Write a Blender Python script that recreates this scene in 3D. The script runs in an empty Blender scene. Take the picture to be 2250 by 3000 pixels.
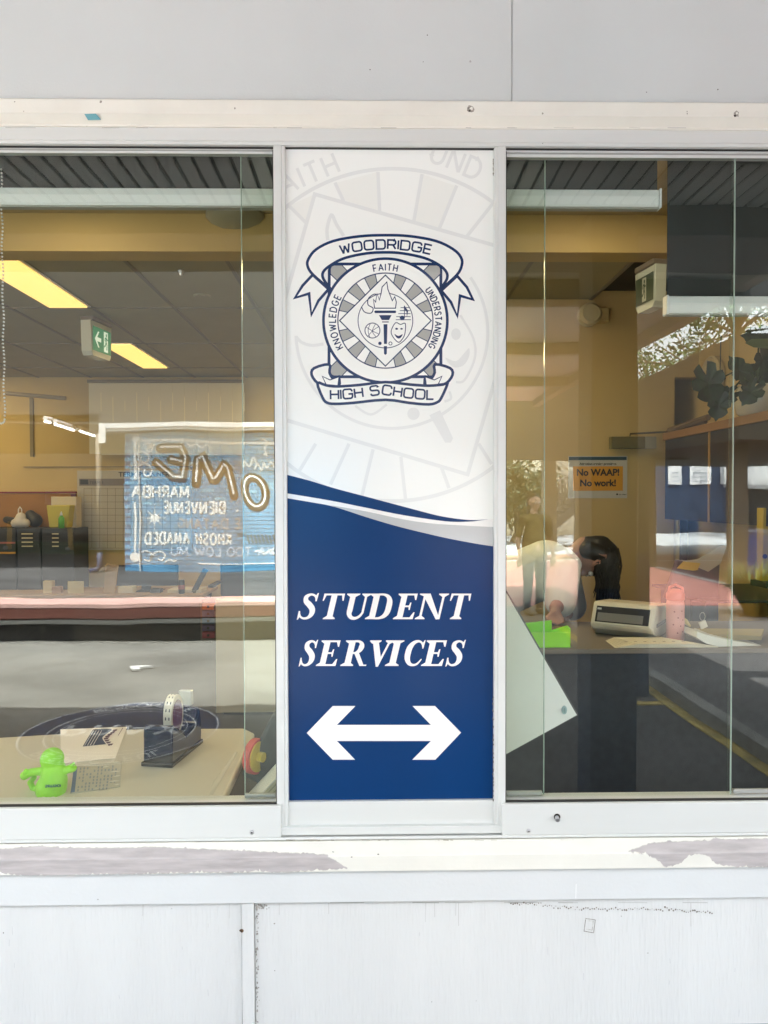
import bpy, bmesh, math, random
from mathutils import Vector, Matrix, Euler
from mathutils.geometry import tessellate_polygon
random.seed(7)
R = math.radians
PI = math.pi
S = bpy.context.scene
COL = S.collection

# ---------------------------------------------------------------- camera
CAMP = Vector((0.0, -2.08, 1.6))
FPX = 2080.0
cd = bpy.data.cameras.new('camera')
cd.sensor_fit = 'HORIZONTAL'; cd.sensor_width = 36.0
cd.lens = FPX / 2250.0 * 36.0
cd.clip_start = 0.02; cd.clip_end = 2000
cam = bpy.data.objects.new('camera', cd); COL.objects.link(cam)
cam.location = CAMP
cam.rotation_euler = Euler((R(90 - 1.15), R(0.15), R(-0.9)), 'XYZ')
S.camera = cam
CR = cam.rotation_euler.to_matrix()

# ---------------------------------------------------------------- world, sun, exposure
SUN_EL, SUN_AZ = 70.0, -28.0          # azimuth measured from +Y towards +X
w = bpy.data.worlds.new('World'); S.world = w; w.use_nodes = True
nt = w.node_tree
sky = nt.nodes.new('ShaderNodeTexSky'); sky.sky_type = 'NISHITA'; sky.sun_disc = False
sky.sun_elevation = R(SUN_EL); sky.sun_rotation = R(SUN_AZ)
sky.air_density = 1.3; sky.dust_density = 2.5
hs0 = nt.nodes.new('ShaderNodeHueSaturation'); hs0.inputs['Saturation'].default_value = .16   # hazy, milky sky
nt.links.new(sky.outputs[0], hs0.inputs['Color']); nt.links.new(hs0.outputs[0], nt.nodes['Background'].inputs[0])
nt.nodes['Background'].inputs[1].default_value = 0.15
sl = bpy.data.lights.new('sun', 'SUN'); sl.energy = 3.4; sl.angle = R(0.5); sl.color = (1, .95, .865)
so = bpy.data.objects.new('sun', sl); COL.objects.link(so)
sv = Vector((math.sin(R(SUN_AZ)) * math.cos(R(SUN_EL)), math.cos(R(SUN_AZ)) * math.cos(R(SUN_EL)), math.sin(R(SUN_EL))))
so.rotation_euler = sv.to_track_quat('Z', 'Y').to_euler(); so.location = sv * 30
S.view_settings.view_transform = 'Standard'; S.view_settings.look = 'None'
S.view_settings.gamma = 1.0; S.view_settings.exposure = 3.8
S.view_settings.use_curve_mapping = False
S.render.engine = 'CYCLES'
S.cycles.use_denoising = True
S.cycles.max_bounces = 10; S.cycles.diffuse_bounces = 5; S.cycles.glossy_bounces = 6
S.cycles.transmission_bounces = 8; S.cycles.transparent_max_bounces = 24
S.cycles.caustics_reflective = False; S.cycles.caustics_refractive = False
S.cycles.sample_clamp_indirect = 12

# ---------------------------------------------------------------- picture rays (reference pixels, 2250 x 3000)
def ray(px, py):
    return CR @ Vector(((px - 1125) / FPX, -(py - 1500) / FPX, -1.0))
def T(px, py, Y):                    # point on the plane y = Y seen straight
    d = ray(px, py); return CAMP + d * ((Y - CAMP.y) / d.y)
def M(px, py, Y):                    # point on the plane y = Y (Y<0) seen in the window glass
    p = T(px, py, -Y + 0.08); return Vector((p.x, Y, p.z))
def TZ(px, py, z):
    d = ray(px, py); return CAMP + d * ((z - CAMP.z) / d.z)
def MG(px, py, z=0.0):               # reflected point on a level plane
    p = TZ(px, py, z); return Vector((p.x, -p.y + 0.08, z))
def WX(px, Y=0, py=1500): return T(px, py, Y).x
def WZ(py, Y=0, px=1125): return T(px, py, Y).z

# ---------------------------------------------------------------- materials
MATS = {}
def mat(name, col, rough=.5, metal=0, var=.0, vscale=6, bump=0, bscale=60, spec=.5, coat=0, emit=None, estr=0,
        specks=0, speck_col=(.12, .11, .1), speck_scale=45, stretch=(1, 1, 1), coatr=.05, rough_var=0):
    if name in MATS: return MATS[name]
    m = bpy.data.materials.new(name); m.use_nodes = True
    n = m.node_tree; b = n.nodes['Principled BSDF']
    b.inputs['Base Color'].default_value = (*col, 1)
    b.inputs['Roughness'].default_value = rough; b.inputs['Metallic'].default_value = metal
    b.inputs['Specular IOR Level'].default_value = spec
    if coat: b.inputs['Coat Weight'].default_value = coat; b.inputs['Coat Roughness'].default_value = coatr
    if emit: b.inputs['Emission Color'].default_value = (*emit, 1); b.inputs['Emission Strength'].default_value = estr
    def tex(scale, st=stretch, detail=4):
        tc = n.nodes.new('ShaderNodeTexCoord'); mp = n.nodes.new('ShaderNodeMapping')
        mp.inputs['Scale'].default_value = st
        n.links.new(tc.outputs['Object'], mp.inputs[0])
        t = n.nodes.new('ShaderNodeTexNoise'); t.inputs['Scale'].default_value = scale; t.inputs['Detail'].default_value = detail
        n.links.new(mp.outputs[0], t.inputs[0]); return t
    last = None
    if var:
        t = tex(vscale)
        r = n.nodes.new('ShaderNodeValToRGB')
        r.color_ramp.elements[0].position = .32; r.color_ramp.elements[1].position = .68
        r.color_ramp.elements[0].color = (*[c * (1 - var) for c in col], 1)
        r.color_ramp.elements[1].color = (*[min(1, c * (1 + var)) for c in col], 1)
        n.links.new(t.outputs['Fac'], r.inputs[0]); last = r.outputs[0]
        n.links.new(last, b.inputs['Base Color'])
    if specks:
        t = tex(speck_scale, detail=2)
        r = n.nodes.new('ShaderNodeValToRGB')
        r.color_ramp.elements[0].position = specks; r.color_ramp.elements[1].position = specks + .02
        r.color_ramp.elements[0].color = (0, 0, 0, 1); r.color_ramp.elements[1].color = (1, 1, 1, 1)
        n.links.new(t.outputs['Fac'], r.inputs[0])
        mx = n.nodes.new('ShaderNodeMix'); mx.data_type = 'RGBA'
        n.links.new(r.outputs[0], mx.inputs[0])
        if last: n.links.new(last, mx.inputs[6])
        else: mx.inputs[6].default_value = (*col, 1)
        mx.inputs[7].default_value = (*speck_col, 1)
        n.links.new(mx.outputs[2], b.inputs['Base Color'])
    if rough_var:
        t = tex(vscale * 2)
        r = n.nodes.new('ShaderNodeMapRange'); r.inputs[3].default_value = rough - rough_var; r.inputs[4].default_value = rough + rough_var
        n.links.new(t.outputs['Fac'], r.inputs[0]); n.links.new(r.outputs[0], b.inputs['Roughness'])
    if bump:
        t = tex(bscale)
        bp = n.nodes.new('ShaderNodeBump'); bp.inputs['Strength'].default_value = bump; bp.inputs['Distance'].default_value = .004
        n.links.new(t.outputs['Fac'], bp.inputs['Height']); n.links.new(bp.outputs[0], b.inputs['Normal'])
    MATS[name] = m; return m

def glass_mat(name, tint, r0):
    m = bpy.data.materials.new(name); m.use_nodes = True; n = m.node_tree
    n.nodes.remove(n.nodes['Principled BSDF']); out = n.nodes['Material Output']
    tr = n.nodes.new('ShaderNodeBsdfTransparent'); tr.inputs[0].default_value = (*tint, 1)
    gl = n.nodes.new('ShaderNodeBsdfGlossy'); gl.inputs['Roughness'].default_value = 0.0
    gl.inputs['Color'].default_value = (.96, 1, .98, 1)
    # float glass is never perfectly flat: very faint waves bend the reflections
    tc = n.nodes.new('ShaderNodeTexCoord'); nz = n.nodes.new('ShaderNodeTexNoise'); nz.inputs['Scale'].default_value = 3.2; nz.inputs['Detail'].default_value = 1
    bp = n.nodes.new('ShaderNodeBump'); bp.inputs['Strength'].default_value = 1; bp.inputs['Distance'].default_value = .0006
    n.links.new(tc.outputs['Object'], nz.inputs[0]); n.links.new(nz.outputs['Fac'], bp.inputs['Height']); n.links.new(bp.outputs[0], gl.inputs['Normal'])
    lw = n.nodes.new('ShaderNodeLayerWeight'); lw.inputs[0].default_value = .5
    pw = n.nodes.new('ShaderNodeMath'); pw.operation = 'POWER'; pw.inputs[1].default_value = 4
    ma = n.nodes.new('ShaderNodeMath'); ma.operation = 'MULTIPLY_ADD'; ma.inputs[1].default_value = .7; ma.inputs[2].default_value = r0
    mx = n.nodes.new('ShaderNodeMixShader')
    n.links.new(lw.outputs['Facing'], pw.inputs[0]); n.links.new(pw.outputs[0], ma.inputs[0]); n.links.new(ma.outputs[0], mx.inputs[0])
    # one coated outer face carries the reflection, so the thin pane gives a single clean image
    ge = n.nodes.new('ShaderNodeNewGeometry'); iv = n.nodes.new('ShaderNodeMath'); iv.operation = 'SUBTRACT'; iv.inputs[0].default_value = 1
    mm_ = n.nodes.new('ShaderNodeMath'); mm_.operation = 'MULTIPLY'
    n.links.new(ge.outputs['Backfacing'], iv.inputs[1]); n.links.new(iv.outputs[0], mm_.inputs[0]); n.links.new(ma.outputs[0], mm_.inputs[1]); n.links.new(mm_.outputs[0], mx.inputs[0])
    n.links.new(tr.outputs[0], mx.inputs[1]); n.links.new(gl.outputs[0], mx.inputs[2]); n.links.new(mx.outputs[0], out.inputs[0])
    return m
GLASS = glass_mat('window_glass', (.95, .97, .94), .082)
CLEAR = glass_mat('clear_plastic', (.9, .92, .92), .08)

wallpaint = mat('wall_paint', (.60, .635, .635), .55, var=.04, vscale=1.6, bump=.12, bscale=160, specks=.80, speck_scale=30, speck_col=(.4, .4, .4))
plypaint = mat('plywood_paint', (.69, .70, .69), .5, var=.02, vscale=4, bump=.6, bscale=40, stretch=(3, 3, .35), specks=.79, speck_scale=26, speck_col=(.45, .46, .46))
cream = mat('cream_paint', (.80, .79, .72), .45, var=.03, vscale=8, bump=.15, bscale=70, specks=.78, speck_scale=40, speck_col=(.45, .42, .36))
whitepaint = mat('apron_paint', (.68, .70, .70), .5, var=.02, vscale=4, bump=.12, bscale=90)
peel = mat('bared_undercoat', (.47, .435, .43), .6, var=.16, vscale=22, bump=.3, bscale=50, stretch=(.4, 1, 3))
alu = mat('silver_aluminium', (.70, .72, .70), .42, metal=.15, var=.02, vscale=3, bump=.05, bscale=200, stretch=(.3, 1, 4), rough_var=.06)
aludark = mat('aluminium_track', (.42, .43, .41), .4, metal=.4)
rubber = mat('black_gasket', (.015, .015, .016), .6)
steel = mat('steel', (.55, .55, .56), .28, metal=.9)
hole = mat('dark_hole', (.03, .025, .02), .9)
dirt = mat('dirt', (.22, .20, .17), .9, var=.4, vscale=80)

# ---------------------------------------------------------------- mesh helpers
class MB:
    def __init__(s): s.v = []; s.f = []
    def add(s, vs, fs):
        o = len(s.v); s.v += [tuple(v) for v in vs]; s.f += [tuple(i + o for i in f) for f in fs]; return s
    def box(s, x0, x1, y0, y1, z0, z1, mtx=None):
        vs = [Vector((x, y, z)) for x in (x0, x1) for y in (y0, y1) for z in (z0, z1)]
        if mtx is not None: vs = [mtx @ v for v in vs]
        return s.add(vs, [(0, 1, 3, 2), (4, 6, 7, 5), (0, 4, 5, 1), (2, 3, 7, 6), (0, 2, 6, 4), (1, 5, 7, 3)])
    def prism(s, prof, axis, a0, a1, mtx=None):
        # prof: list of 2D points; axis 'x': (y,z) ; 'y': (x,z) ; 'z': (x,y)
        def P(p, a):
            v = {'x': (a, p[0], p[1]), 'y': (p[0], a, p[1]), 'z': (p[0], p[1], a)}[axis]
            v = Vector(v); return mtx @ v if mtx is not None else v
        n = len(prof); vs = [P(p, a0) for p in prof] + [P(p, a1) for p in prof]
        fs = [(i, (i + 1) % n, n + (i + 1) % n, n + i) for i in range(n)]
        t = tessellate_polygon([[Vector((p[0], p[1], 0)) for p in prof]])
        fs += [tuple(x) for x in t] + [tuple(n + i for i in x) for x in t]
        return s.add(vs, fs)
    def tube(s, pts, rad, n=8, caps=True):
        pts = [Vector(p) for p in pts]; rr = rad if isinstance(rad, (list, tuple)) else [rad] * len(pts)
        vs = []; up = None
        for i, p in enumerate(pts):
            d = (pts[min(i + 1, len(pts) - 1)] - pts[max(i - 1, 0)]).normalized()
            if up is None:
                up = Vector((0, 0, 1)) if abs(d.z) < .9 else Vector((1, 0, 0))
            a = d.cross(up).normalized(); b = a.cross(d).normalized(); up = b
            for k in range(n):
                t = 2 * PI * k / n; vs.append(p + (a * math.cos(t) + b * math.sin(t)) * rr[i])
        fs = [(i * n + k, i * n + (k + 1) % n, (i + 1) * n + (k + 1) % n, (i + 1) * n + k) for i in range(len(pts) - 1) for k in range(n)]
        if caps: fs += [tuple(range(n)), tuple((len(pts) - 1) * n + k for k in range(n))]
        return s.add(vs, fs)
    def lathe(s, prof, c, n=20, mtx=None):
        vs = []
        for r_, z in prof:
            for k in range(n):
                t = 2 * PI * k / n; v = Vector((r_ * math.cos(t), r_ * math.sin(t), z))
                if mtx is not None: v = mtx @ v
                vs.append(v + Vector(c))
        m_ = len(prof)
        fs = [(i * n + k, i * n + (k + 1) % n, (i + 1) * n + (k + 1) % n, (i + 1) * n + k) for i in range(m_ - 1) for k in range(n)]
        fs += [tuple(range(n)), tuple((m_ - 1) * n + k for k in range(n))]
        return s.add(vs, fs)
    def ball(s, c, r, n=14, sc=(1, 1, 1)):
        prof = [(math.sin(PI * i / n) * r * 1 + 1e-5, -math.cos(PI * i / n) * r) for i in range(n + 1)]
        return s.lathe(prof, c, n + 4, Matrix.Diagonal((*sc,)))
    def build(s, name, m, parent=None, bevel=0, smooth=False, seg=2):
        me = bpy.data.meshes.new(name); me.from_pydata(s.v, [], s.f)
        bm = bmesh.new(); bm.from_mesh(me); bmesh.ops.recalc_face_normals(bm, faces=bm.faces); bm.to_mesh(me); bm.free()
        me.materials.append(m)
        o = bpy.data.objects.new(name, me); COL.objects.link(o)
        if parent: o.parent = parent
        if smooth:
            for p in me.polygons: p.use_smooth = True
        if bevel:
            b = o.modifiers.new('bevel', 'BEVEL'); b.width = bevel; b.segments = seg; b.limit_method = 'ANGLE'; b.angle_limit = R(35)
        return o

def tag(o, label=None, cat=None, group=None, kind=None):
    if label: o['label'] = label
    if cat: o['category'] = cat
    if group: o['group'] = group
    if kind: o['kind'] = kind
    return o
def empty(name, label, cat, group=None, kind=None):
    o = bpy.data.objects.new(name, None); COL.objects.link(o); return tag(o, label, cat, group, kind)
def box(name, m, x0, x1, y0, y1, z0, z1, parent=None, bevel=0, mtx=None):
    return MB().box(x0, x1, y0, y1, z0, z1, mtx).build(name, m, parent, bevel)
def smoothpts(pts, n=6, closed=False):
    out = []; L = len(pts); k = len(pts[0])
    rng = range(L if closed else L - 1)
    for i in rng:
        p = [pts[(i + j - 1) % L] if closed else pts[min(max(i + j - 1, 0), L - 1)] for j in range(4)]
        for s_ in range(n):
            t = s_ / n
            out.append(tuple(.5 * ((2 * p[1][a]) + (-p[0][a] + p[2][a]) * t + (2 * p[0][a] - 5 * p[1][a] + 4 * p[2][a] - p[3][a]) * t * t
                        + (-p[0][a] + 3 * p[1][a] - 3 * p[2][a] + p[3][a]) * t ** 3) for a in range(k)))
    if not closed: out.append(tuple(pts[-1]))
    return out

# flat print: 2D pieces mapped to the world by f(x, y, layer)
class Print:
    def __init__(s, f, clip=None): s.f = f; s.mb = MB(); s.clip = clip
    def _poly(s, pts, layer):
        if s.clip:
            x0, x1, y0, y1 = s.clip
            for ax, lim, sg in ((0, x0, 1), (0, x1, -1), (1, y0, 1), (1, y1, -1)):
                out = []
                for i in range(len(pts)):
                    a, b = pts[i - 1], pts[i]; ia, ib = (a[ax] - lim) * sg >= 0, (b[ax] - lim) * sg >= 0
                    if ia != ib:
                        t = (lim - a[ax]) / (b[ax] - a[ax]); out.append((a[0] + (b[0] - a[0]) * t, a[1] + (b[1] - a[1]) * t))
                    if ib: out.append(b)
                pts = out
                if len(pts) < 3: return
        s.mb.add([s.f(p[0], p[1], layer) for p in pts], [tuple(range(len(pts)))])
    def fill(s, pts, layer=0):
        t = tessellate_polygon([[Vector((p[0], p[1], 0)) for p in pts]])
        if s.clip:
            for tr in t: s._poly([pts[i] for i in tr], layer)
        else: s.mb.add([s.f(p[0], p[1], layer) for p in pts], [tuple(x) for x in t])
        return s
    def stroke(s, pts, wd, layer=0, closed=False):
        P = [Vector(p[:2]) for p in pts]; n = len(P)
        ws = [p[2] if len(p) > 2 else wd for p in pts]
        if (P[0] - P[-1]).length < 1e-6: P.pop(); ws.pop(); n -= 1; closed = True
        L = []; Rr = []
        for i in range(n):
            a = P[i - 1] if (i > 0 or closed) else None; b = P[(i + 1) % n] if (i < n - 1 or closed) else None
            d1 = (P[i] - a).normalized() if a is not None else None; d2 = (b - P[i]).normalized() if b is not None else None
            if d1 is None: d1 = d2
            if d2 is None: d2 = d1
            n1 = Vector((-d1.y, d1.x)); n2 = Vector((-d2.y, d2.x)); m_ = (n1 + n2)
            if m_.length < 1e-4: m_ = n1
            m_.normalize(); k = 1 / max(.5, m_.dot(n1)); h = ws[i] / 2 * k
            L.append(P[i] + m_ * h); Rr.append(P[i] - m_ * h)
        for i in range(n if closed else n - 1):
            j = (i + 1) % n
            s._poly([tuple(L[i]), tuple(L[j]), tuple(Rr[j]), tuple(Rr[i])], layer)
        return s
    def circle(s, c, r, wd, layer=0, a0=0, a1=360, n=72):
        pts = [(c[0] + r * math.cos(R(a0 + (a1 - a0) * i / n)), c[1] + r * math.sin(R(a0 + (a1 - a0) * i / n))) for i in range(n + 1)]
        return s.stroke(pts, wd, layer)
    def disc(s, c, r, layer=0, n=48, ry=None):
        return s.fill([(c[0] + r * math.cos(2 * PI * i / n), c[1] + (ry or r) * math.sin(2 * PI * i / n)) for i in range(n)], layer)
    def build(s, name, m, parent): return s.mb.build(name, m, parent)

# single-stroke capitals, unit height
def arc(cx, cy, rx, ry, a0, a1, n=8): return [(cx + rx * math.cos(R(a0 + (a1 - a0) * i / n)), cy + ry * math.sin(R(a0 + (a1 - a0) * i / n))) for i in range(n + 1)]
GL = {
 'A': (.85, [[(0, 0), (.42, 1), (.85, 0)], [(.15, .34), (.7, .34)]]),
 'B': (.7, [[(0, 0), (0, 1), (.4, 1)] + arc(.4, .76, .25, .24, 90, -90) + [(0, .52)], [(.4, .52)] + arc(.4, .26, .3, .26, 90, -90) + [(0, 0)]]),
 'C': (.8, [arc(.42, .5, .42, .5, 45, 315, 14)]),
 'D': (.8, [[(0, 0), (0, 1), (.35, 1)] + arc(.35, .5, .45, .5, 90, -90, 10) + [(0, 0)]]),
 'E': (.6, [[(.6, 1), (0, 1), (0, 0), (.6, 0)], [(0, .5), (.52, .5)]]),
 'F': (.58, [[(.58, 1), (0, 1), (0, 0)], [(0, .5), (.5, .5)]]),
 'G': (.85, [arc(.42, .5, .42, .5, 45, 330, 14) + [(.82, .45), (.5, .45)]]),
 'H': (.72, [[(0, 0), (0, 1)], [(.72, 0), (.72, 1)], [(0, .5), (.72, .5)]]),
 'I': (.0, [[(0, 0), (0, 1)]]),
 'K': (.68, [[(0, 0), (0, 1)], [(.66, 1), (0, .42)], [(.25, .62), (.68, 0)]]),
 'L': (.55, [[(0, 1), (0, 0), (.55, 0)]]),
 'M': (.9, [[(0, 0), (.06, 1), (.45, .2), (.84, 1), (.9, 0)]]),
 'N': (.75, [[(0, 0), (0, 1), (.75, 0), (.75, 1)]]),
 'O': (.88, [arc(.44, .5, .44, .5, 0, 360, 20)]),
 'P': (.65, [[(0, 0), (0, 1), (.38, 1)] + arc(.38, .73, .27, .27, 90, -90) + [(0, .46)]]),
 'R': (.7, [[(0, 0), (0, 1), (.4, 1)] + arc(.4, .74, .26, .26, 90, -90) + [(0, .48)], [(.35, .48), (.7, 0)]]),
 'S': (.66, [smoothpts([(.6, .82), (.5, .96), (.3, 1), (.1, .93), (.06, .72), (.3, .55), (.58, .42), (.62, .18), (.45, .02), (.22, 0), (.02, .17)], 3)]),
 'T': (.72, [[(0, 1), (.72, 1)], [(.36, 1), (.36, 0)]]),
 'U': (.74, [[(0, 1), (0, .35)] + arc(.37, .35, .37, .35, 180, 360, 10) + [(.74, 1)]]),
 'V': (.8, [[(0, 1), (.4, 0), (.8, 1)]]),
 'W': (1.1, [[(0, 1), (.28, 0), (.55, .85), (.82, 0), (1.1, 1)]]),
 'X': (.75, [[(0, 0), (.75, 1)], [(0, 1), (.75, 0)]]), ' ': (.35, []),
}
# squarish extended variants
GX = dict(GL)
def rr(x0, y0, x1, y1, r=.2, a0=0): 
    return arc(x1 - r, y1 - r, r, r, 0, 90, 4) + arc(x0 + r, y1 - r, r, r, 90, 180, 4) + arc(x0 + r, y0 + r, r, r, 180, 270, 4) + arc(x1 - r, y0 + r, r, r, 270, 360, 4)
GX['O'] = (1.05, [rr(0, 0, 1.05, 1, .26) + [(1.05, .74)]])
GX['C'] = (1.0, [[(1, .7)] + arc(.75, .75, .25, .25, 0, 90, 4) + arc(.25, .75, .25, .25, 90, 180, 4) + arc(.25, .25, .25, .25, 180, 270, 4) + arc(.75, .25, .25, .25, 270, 360, 4) + [(1, .3)]])
GX['G'] = (1.05, [[(1.02, .72)] + arc(.8, .75, .22, .25, 0, 90, 4) + arc(.25, .75, .25, .25, 90, 180, 4) + arc(.25, .25, .25, .25, 180, 270, 4) + arc(.8, .25, .25, .25, 270, 360, 4) + [(1.05, .48), (.6, .48)]])
GX['D'] = (1.0, [[(0, 0), (0, 1)] + arc(.74, .74, .26, .26, 90, 0, 4) + arc(.74, .26, .26, .26, 0, -90, 4) + [(0, 0)]])
GX['S'] = (.95, [[(.9, .78)] + arc(.68, .78, .22, .22, 0, 90, 4) + arc(.22, .76, .22, .24, 90, 270, 6) + arc(.72, .25, .23, .25, 90, -90, 6) + arc(.22, .22, .22, .22, 270, 180, 4)])
GX['H'] = (.9, GL['H'][1]); GX['H'] = (.9, [[(0, 0), (0, 1)], [(.9, 0), (.9, 1)], [(0, .52), (.9, .52)]])
GX['R'] = (.9, [[(0, 0), (0, 1), (.65, 1)] + arc(.65, .73, .25, .27, 90, -90, 5) + [(0, .46)], [(.6, .46), (.9, 0)]])
GX['E'] = (.8, [[(.8, 1), (0, 1), (0, 0), (.8, 0)], [(0, .5), (.75, .5)]])
GX['L'] = (.75, [[(0, 1), (0, 0), (.75, 0)]])
def glyphs(pr, text, place, h, wd, layer=0, font=GL, sx=1.0, gap=.26, shear=0):
    """place(u) -> (origin, right, up) at advance u (px)"""
    tot = sum(font[c][0] * sx + gap for c in text) * h - gap * h
    u = 0
    for ci, c in enumerate(text):
        w_, strokes = font[c]; w_ *= sx
        o, rt, up = place(u + w_ * h / 2, tot)
        for st in strokes:
            pts = [tuple(Vector(o) + Vector(rt) * ((p[0] * sx - w_ / 2 + p[1] * shear) * h) + Vector(up) * (p[1] * h)) for p in st]
            # split at sharp corners so thin diagonals keep their weight
            runs = [[pts[0]]]
            for q in range(1, len(pts)):
                runs[-1].append(pts[q])
                if q < len(pts) - 1:
                    d1 = (Vector(pts[q]) - Vector(pts[q - 1])).normalized(); d2 = (Vector(pts[q + 1]) - Vector(pts[q])).normalized()
                    if d1.dot(d2) < -.3: runs.append([pts[q]])
            for ri, run in enumerate(runs):
                if len(run) > 1: pr.stroke(run, wd, layer + (ci % 3) * .15 + ri * .04)
        u += (w_ + gap) * h
def line_place(x0, y0, ang=0, mirror=False, flip=False):
    rt = Vector((math.cos(R(ang)), math.sin(R(ang)))); up = Vector((math.sin(R(ang)), -math.cos(R(ang))))
    if mirror: rt = -rt
    return lambda u, tot: (Vector((x0, y0)) + rt * u, rt, up)
def arc_place(c, rad, amid, inward=False):
    # amid measured in degrees clockwise from straight up (picture sense); tops outward
    def f(u, tot):
        a = R(amid) + (u - tot / 2) / rad
        n_ = Vector((math.sin(a), -math.cos(a))); t_ = Vector((math.cos(a), math.sin(a)))
        if inward:
            a = R(amid) - (u - tot / 2) / rad
            n_ = -Vector((math.sin(a), -math.cos(a))); t_ = -Vector((math.cos(a), math.sin(a)))
            return (Vector(c) - n_ * rad, t_, n_)
        return (Vector(c) + n_ * rad, t_, n_)
    return f
def label_text(name, s_, size, m, loc, rot, parent, bold=0, align='CENTER', shear=0, sx=1):
    c = bpy.data.curves.new(name, 'FONT'); c.body = s_; c.size = size; c.offset = bold; c.align_x = align; c.shear = shear
    c.materials.append(m); o = bpy.data.objects.new(name, c); COL.objects.link(o)
    me = bpy.data.meshes.new_from_object(o); bpy.data.objects.remove(o); o = bpy.data.objects.new(name, me); COL.objects.link(o)
    o.location = loc; o.rotation_euler = rot; o.parent = parent; o.scale = (sx, 1, 1); return o

def blob(name, m, caps, parent=None, vox=.01, smooth=6):
    """caps: (p0, r0, p1, r1) tapered limbs fused into one continuous skin"""
    b = MB()
    for p0, r0, p1, r1 in caps:
        p0, p1 = Vector(p0), Vector(p1); n = 5
        if (p1 - p0).length > 1e-4:
            b.tube([p0.lerp(p1, i / n) for i in range(n + 1)], [r0 + (r1 - r0) * i / n for i in range(n + 1)], 14)
        b.ball(p0, r0, 10)
        b.ball(p1, r1, 10)
    o = b.build(name, m, parent)
    r_ = o.modifiers.new('fuse', 'REMESH'); r_.mode = 'VOXEL'; r_.voxel_size = vox; r_.use_smooth_shade = True
    s_ = o.modifiers.new('soft', 'SMOOTH'); s_.iterations = smooth; s_.factor = .5
    return o

# ================================================================= GROUND
asphalt = mat('asphalt', (.075, .075, .078), .8, var=.35, vscale=.9, bump=.6, bscale=220, stretch=(.35, 1.2, 1))
conc = mat('worn_dappled_concrete', (.205, .205, .19), .75, var=.30, vscale=1.1, bump=.4, bscale=120, stretch=(.6, .8, 1))  # noise patches stand for stains and for dappled tree shade
courtred = mat('court_red', (.27, .12, .105), .7, var=.1, vscale=1)
courtblue = mat('court_pale', (.40, .44, .48), .7, var=.08, vscale=1)
linewhite = mat('line_paint', (.75, .75, .72), .6, var=.1, vscale=12)
yellowline = mat('yellow_line_paint', (.55, .42, .10), .7, var=.35, vscale=6)
navypaint = mat('navy_paint', (.018, .04, .11), .5, var=.1, vscale=5)
g = MB().box(-60, 60, -140, .03, -.3, 0).build('ground', asphalt); tag(g, 'dark asphalt yard in front of the building', kind='structure')
g = box('concrete_apron', conc, -14, .6, -6.2, -.6, -.05, .004); tag(g, 'pale stained and dapple-toned concrete strip between verandah and bench', kind='structure')
g = box('court', courtred, 1.2, 16, -17.5, -8.2, -.05, .005); tag(g, 'red painted court surface', kind='structure')
g = box('court_border', courtblue, 0, 30, -27.5, -17.5, -.05, .006); tag(g, 'pale blue grey painted court surface', kind='structure')
for (a, b_, c_, d_) in ((2, 12, -17.6, -17.3), (2, 30, -20.2, -19.8), (1.2, 14, -14.1, -13.95)):
    pass
cm = MB()
cm.box(1.2, 16, -15.75, -15.6, .0, .009); cm.box(0, 30, -20.3, -20.15, 0, .010); cm.box(6.5, 6.65, -15.6, -8.2, 0, .009)
o = cm.build('court_marking', linewhite); tag(o, 'white lines painted on the court', kind='structure')
g = box('lawn', mat('lawn_green', (.04, .10, .03), .9, var=.3, vscale=8), -30, -6.2, -24, -18.5, -.05, .02); tag(g, 'green grass strip past the bollards', kind='structure')
# kerb with yellow paint running away from the wall
kb = empty('kerb', 'low concrete kerb painted yellow running out from the building', 'kerb')
x = MG(2050, 2110).x
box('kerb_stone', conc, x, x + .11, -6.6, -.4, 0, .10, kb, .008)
box('paint', yellowline, x - .09, x - .003, -6.6, -.4, .0, .008, kb)
box('paint', yellowline, x - .55, x - .1, -3.35, -3.27, 0, .008, kb)
# painted badge on the ground
bc = MG(362, 2140)
br = .66
bd = empty('ground_badge', 'round navy badge with pale lettering painted on the asphalt', 'ground badge')
def gf(x_, y_, l): return Vector((bc.x + x_, bc.y - y_, .010 + l * .0008))
def gc(x_, y_, l): return Vector((bc.x + x_, bc.y - y_, .010 + l * .0008))
Print(gf).disc((0, 0), br, 0).build('disc', navypaint, bd)
pr = Print(gf); badgew = mat('badge_pale_paint', (.66, .68, .70), .7, var=.15, vscale=14)
pr.circle((0, 0), .645, .012, 1).circle((0, 0), .49, .012, 1).circle((0, 0), .43, .008, 1)
glyphs(pr, 'RESPONSIBLE', arc_place((0, 0), .615, 180, True), .085, .016, 2, gap=.3)
glyphs(pr, 'RESPECTFUL', arc_place((0, 0), .53, 0), .085, .016, 2, gap=.3)
glyphs(pr, 'PRAX', lambda u, t: (Vector((u - t / 2, .11)), Vector((1, 0)), Vector((0, -1))), .2, .04, 2, gap=.3)
pr.build('lettering', badgew, bd)

# ================================================================= FACADE
wl = empty('facade_wall', 'grey white panelled school wall above and below the service window', 'wall')
XL, XR = -3.2, 3.4
jx = WX(1500, 0, 140)
zA = WZ(292)
box('upper_panel', wallpaint, XL, jx - .0012, 0, .05, zA - .03, 3.115, wl)
box('upper_panel', wallpaint, jx + .0012, XR, 0.001, .05, zA - .03, 3.115, wl)
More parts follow.
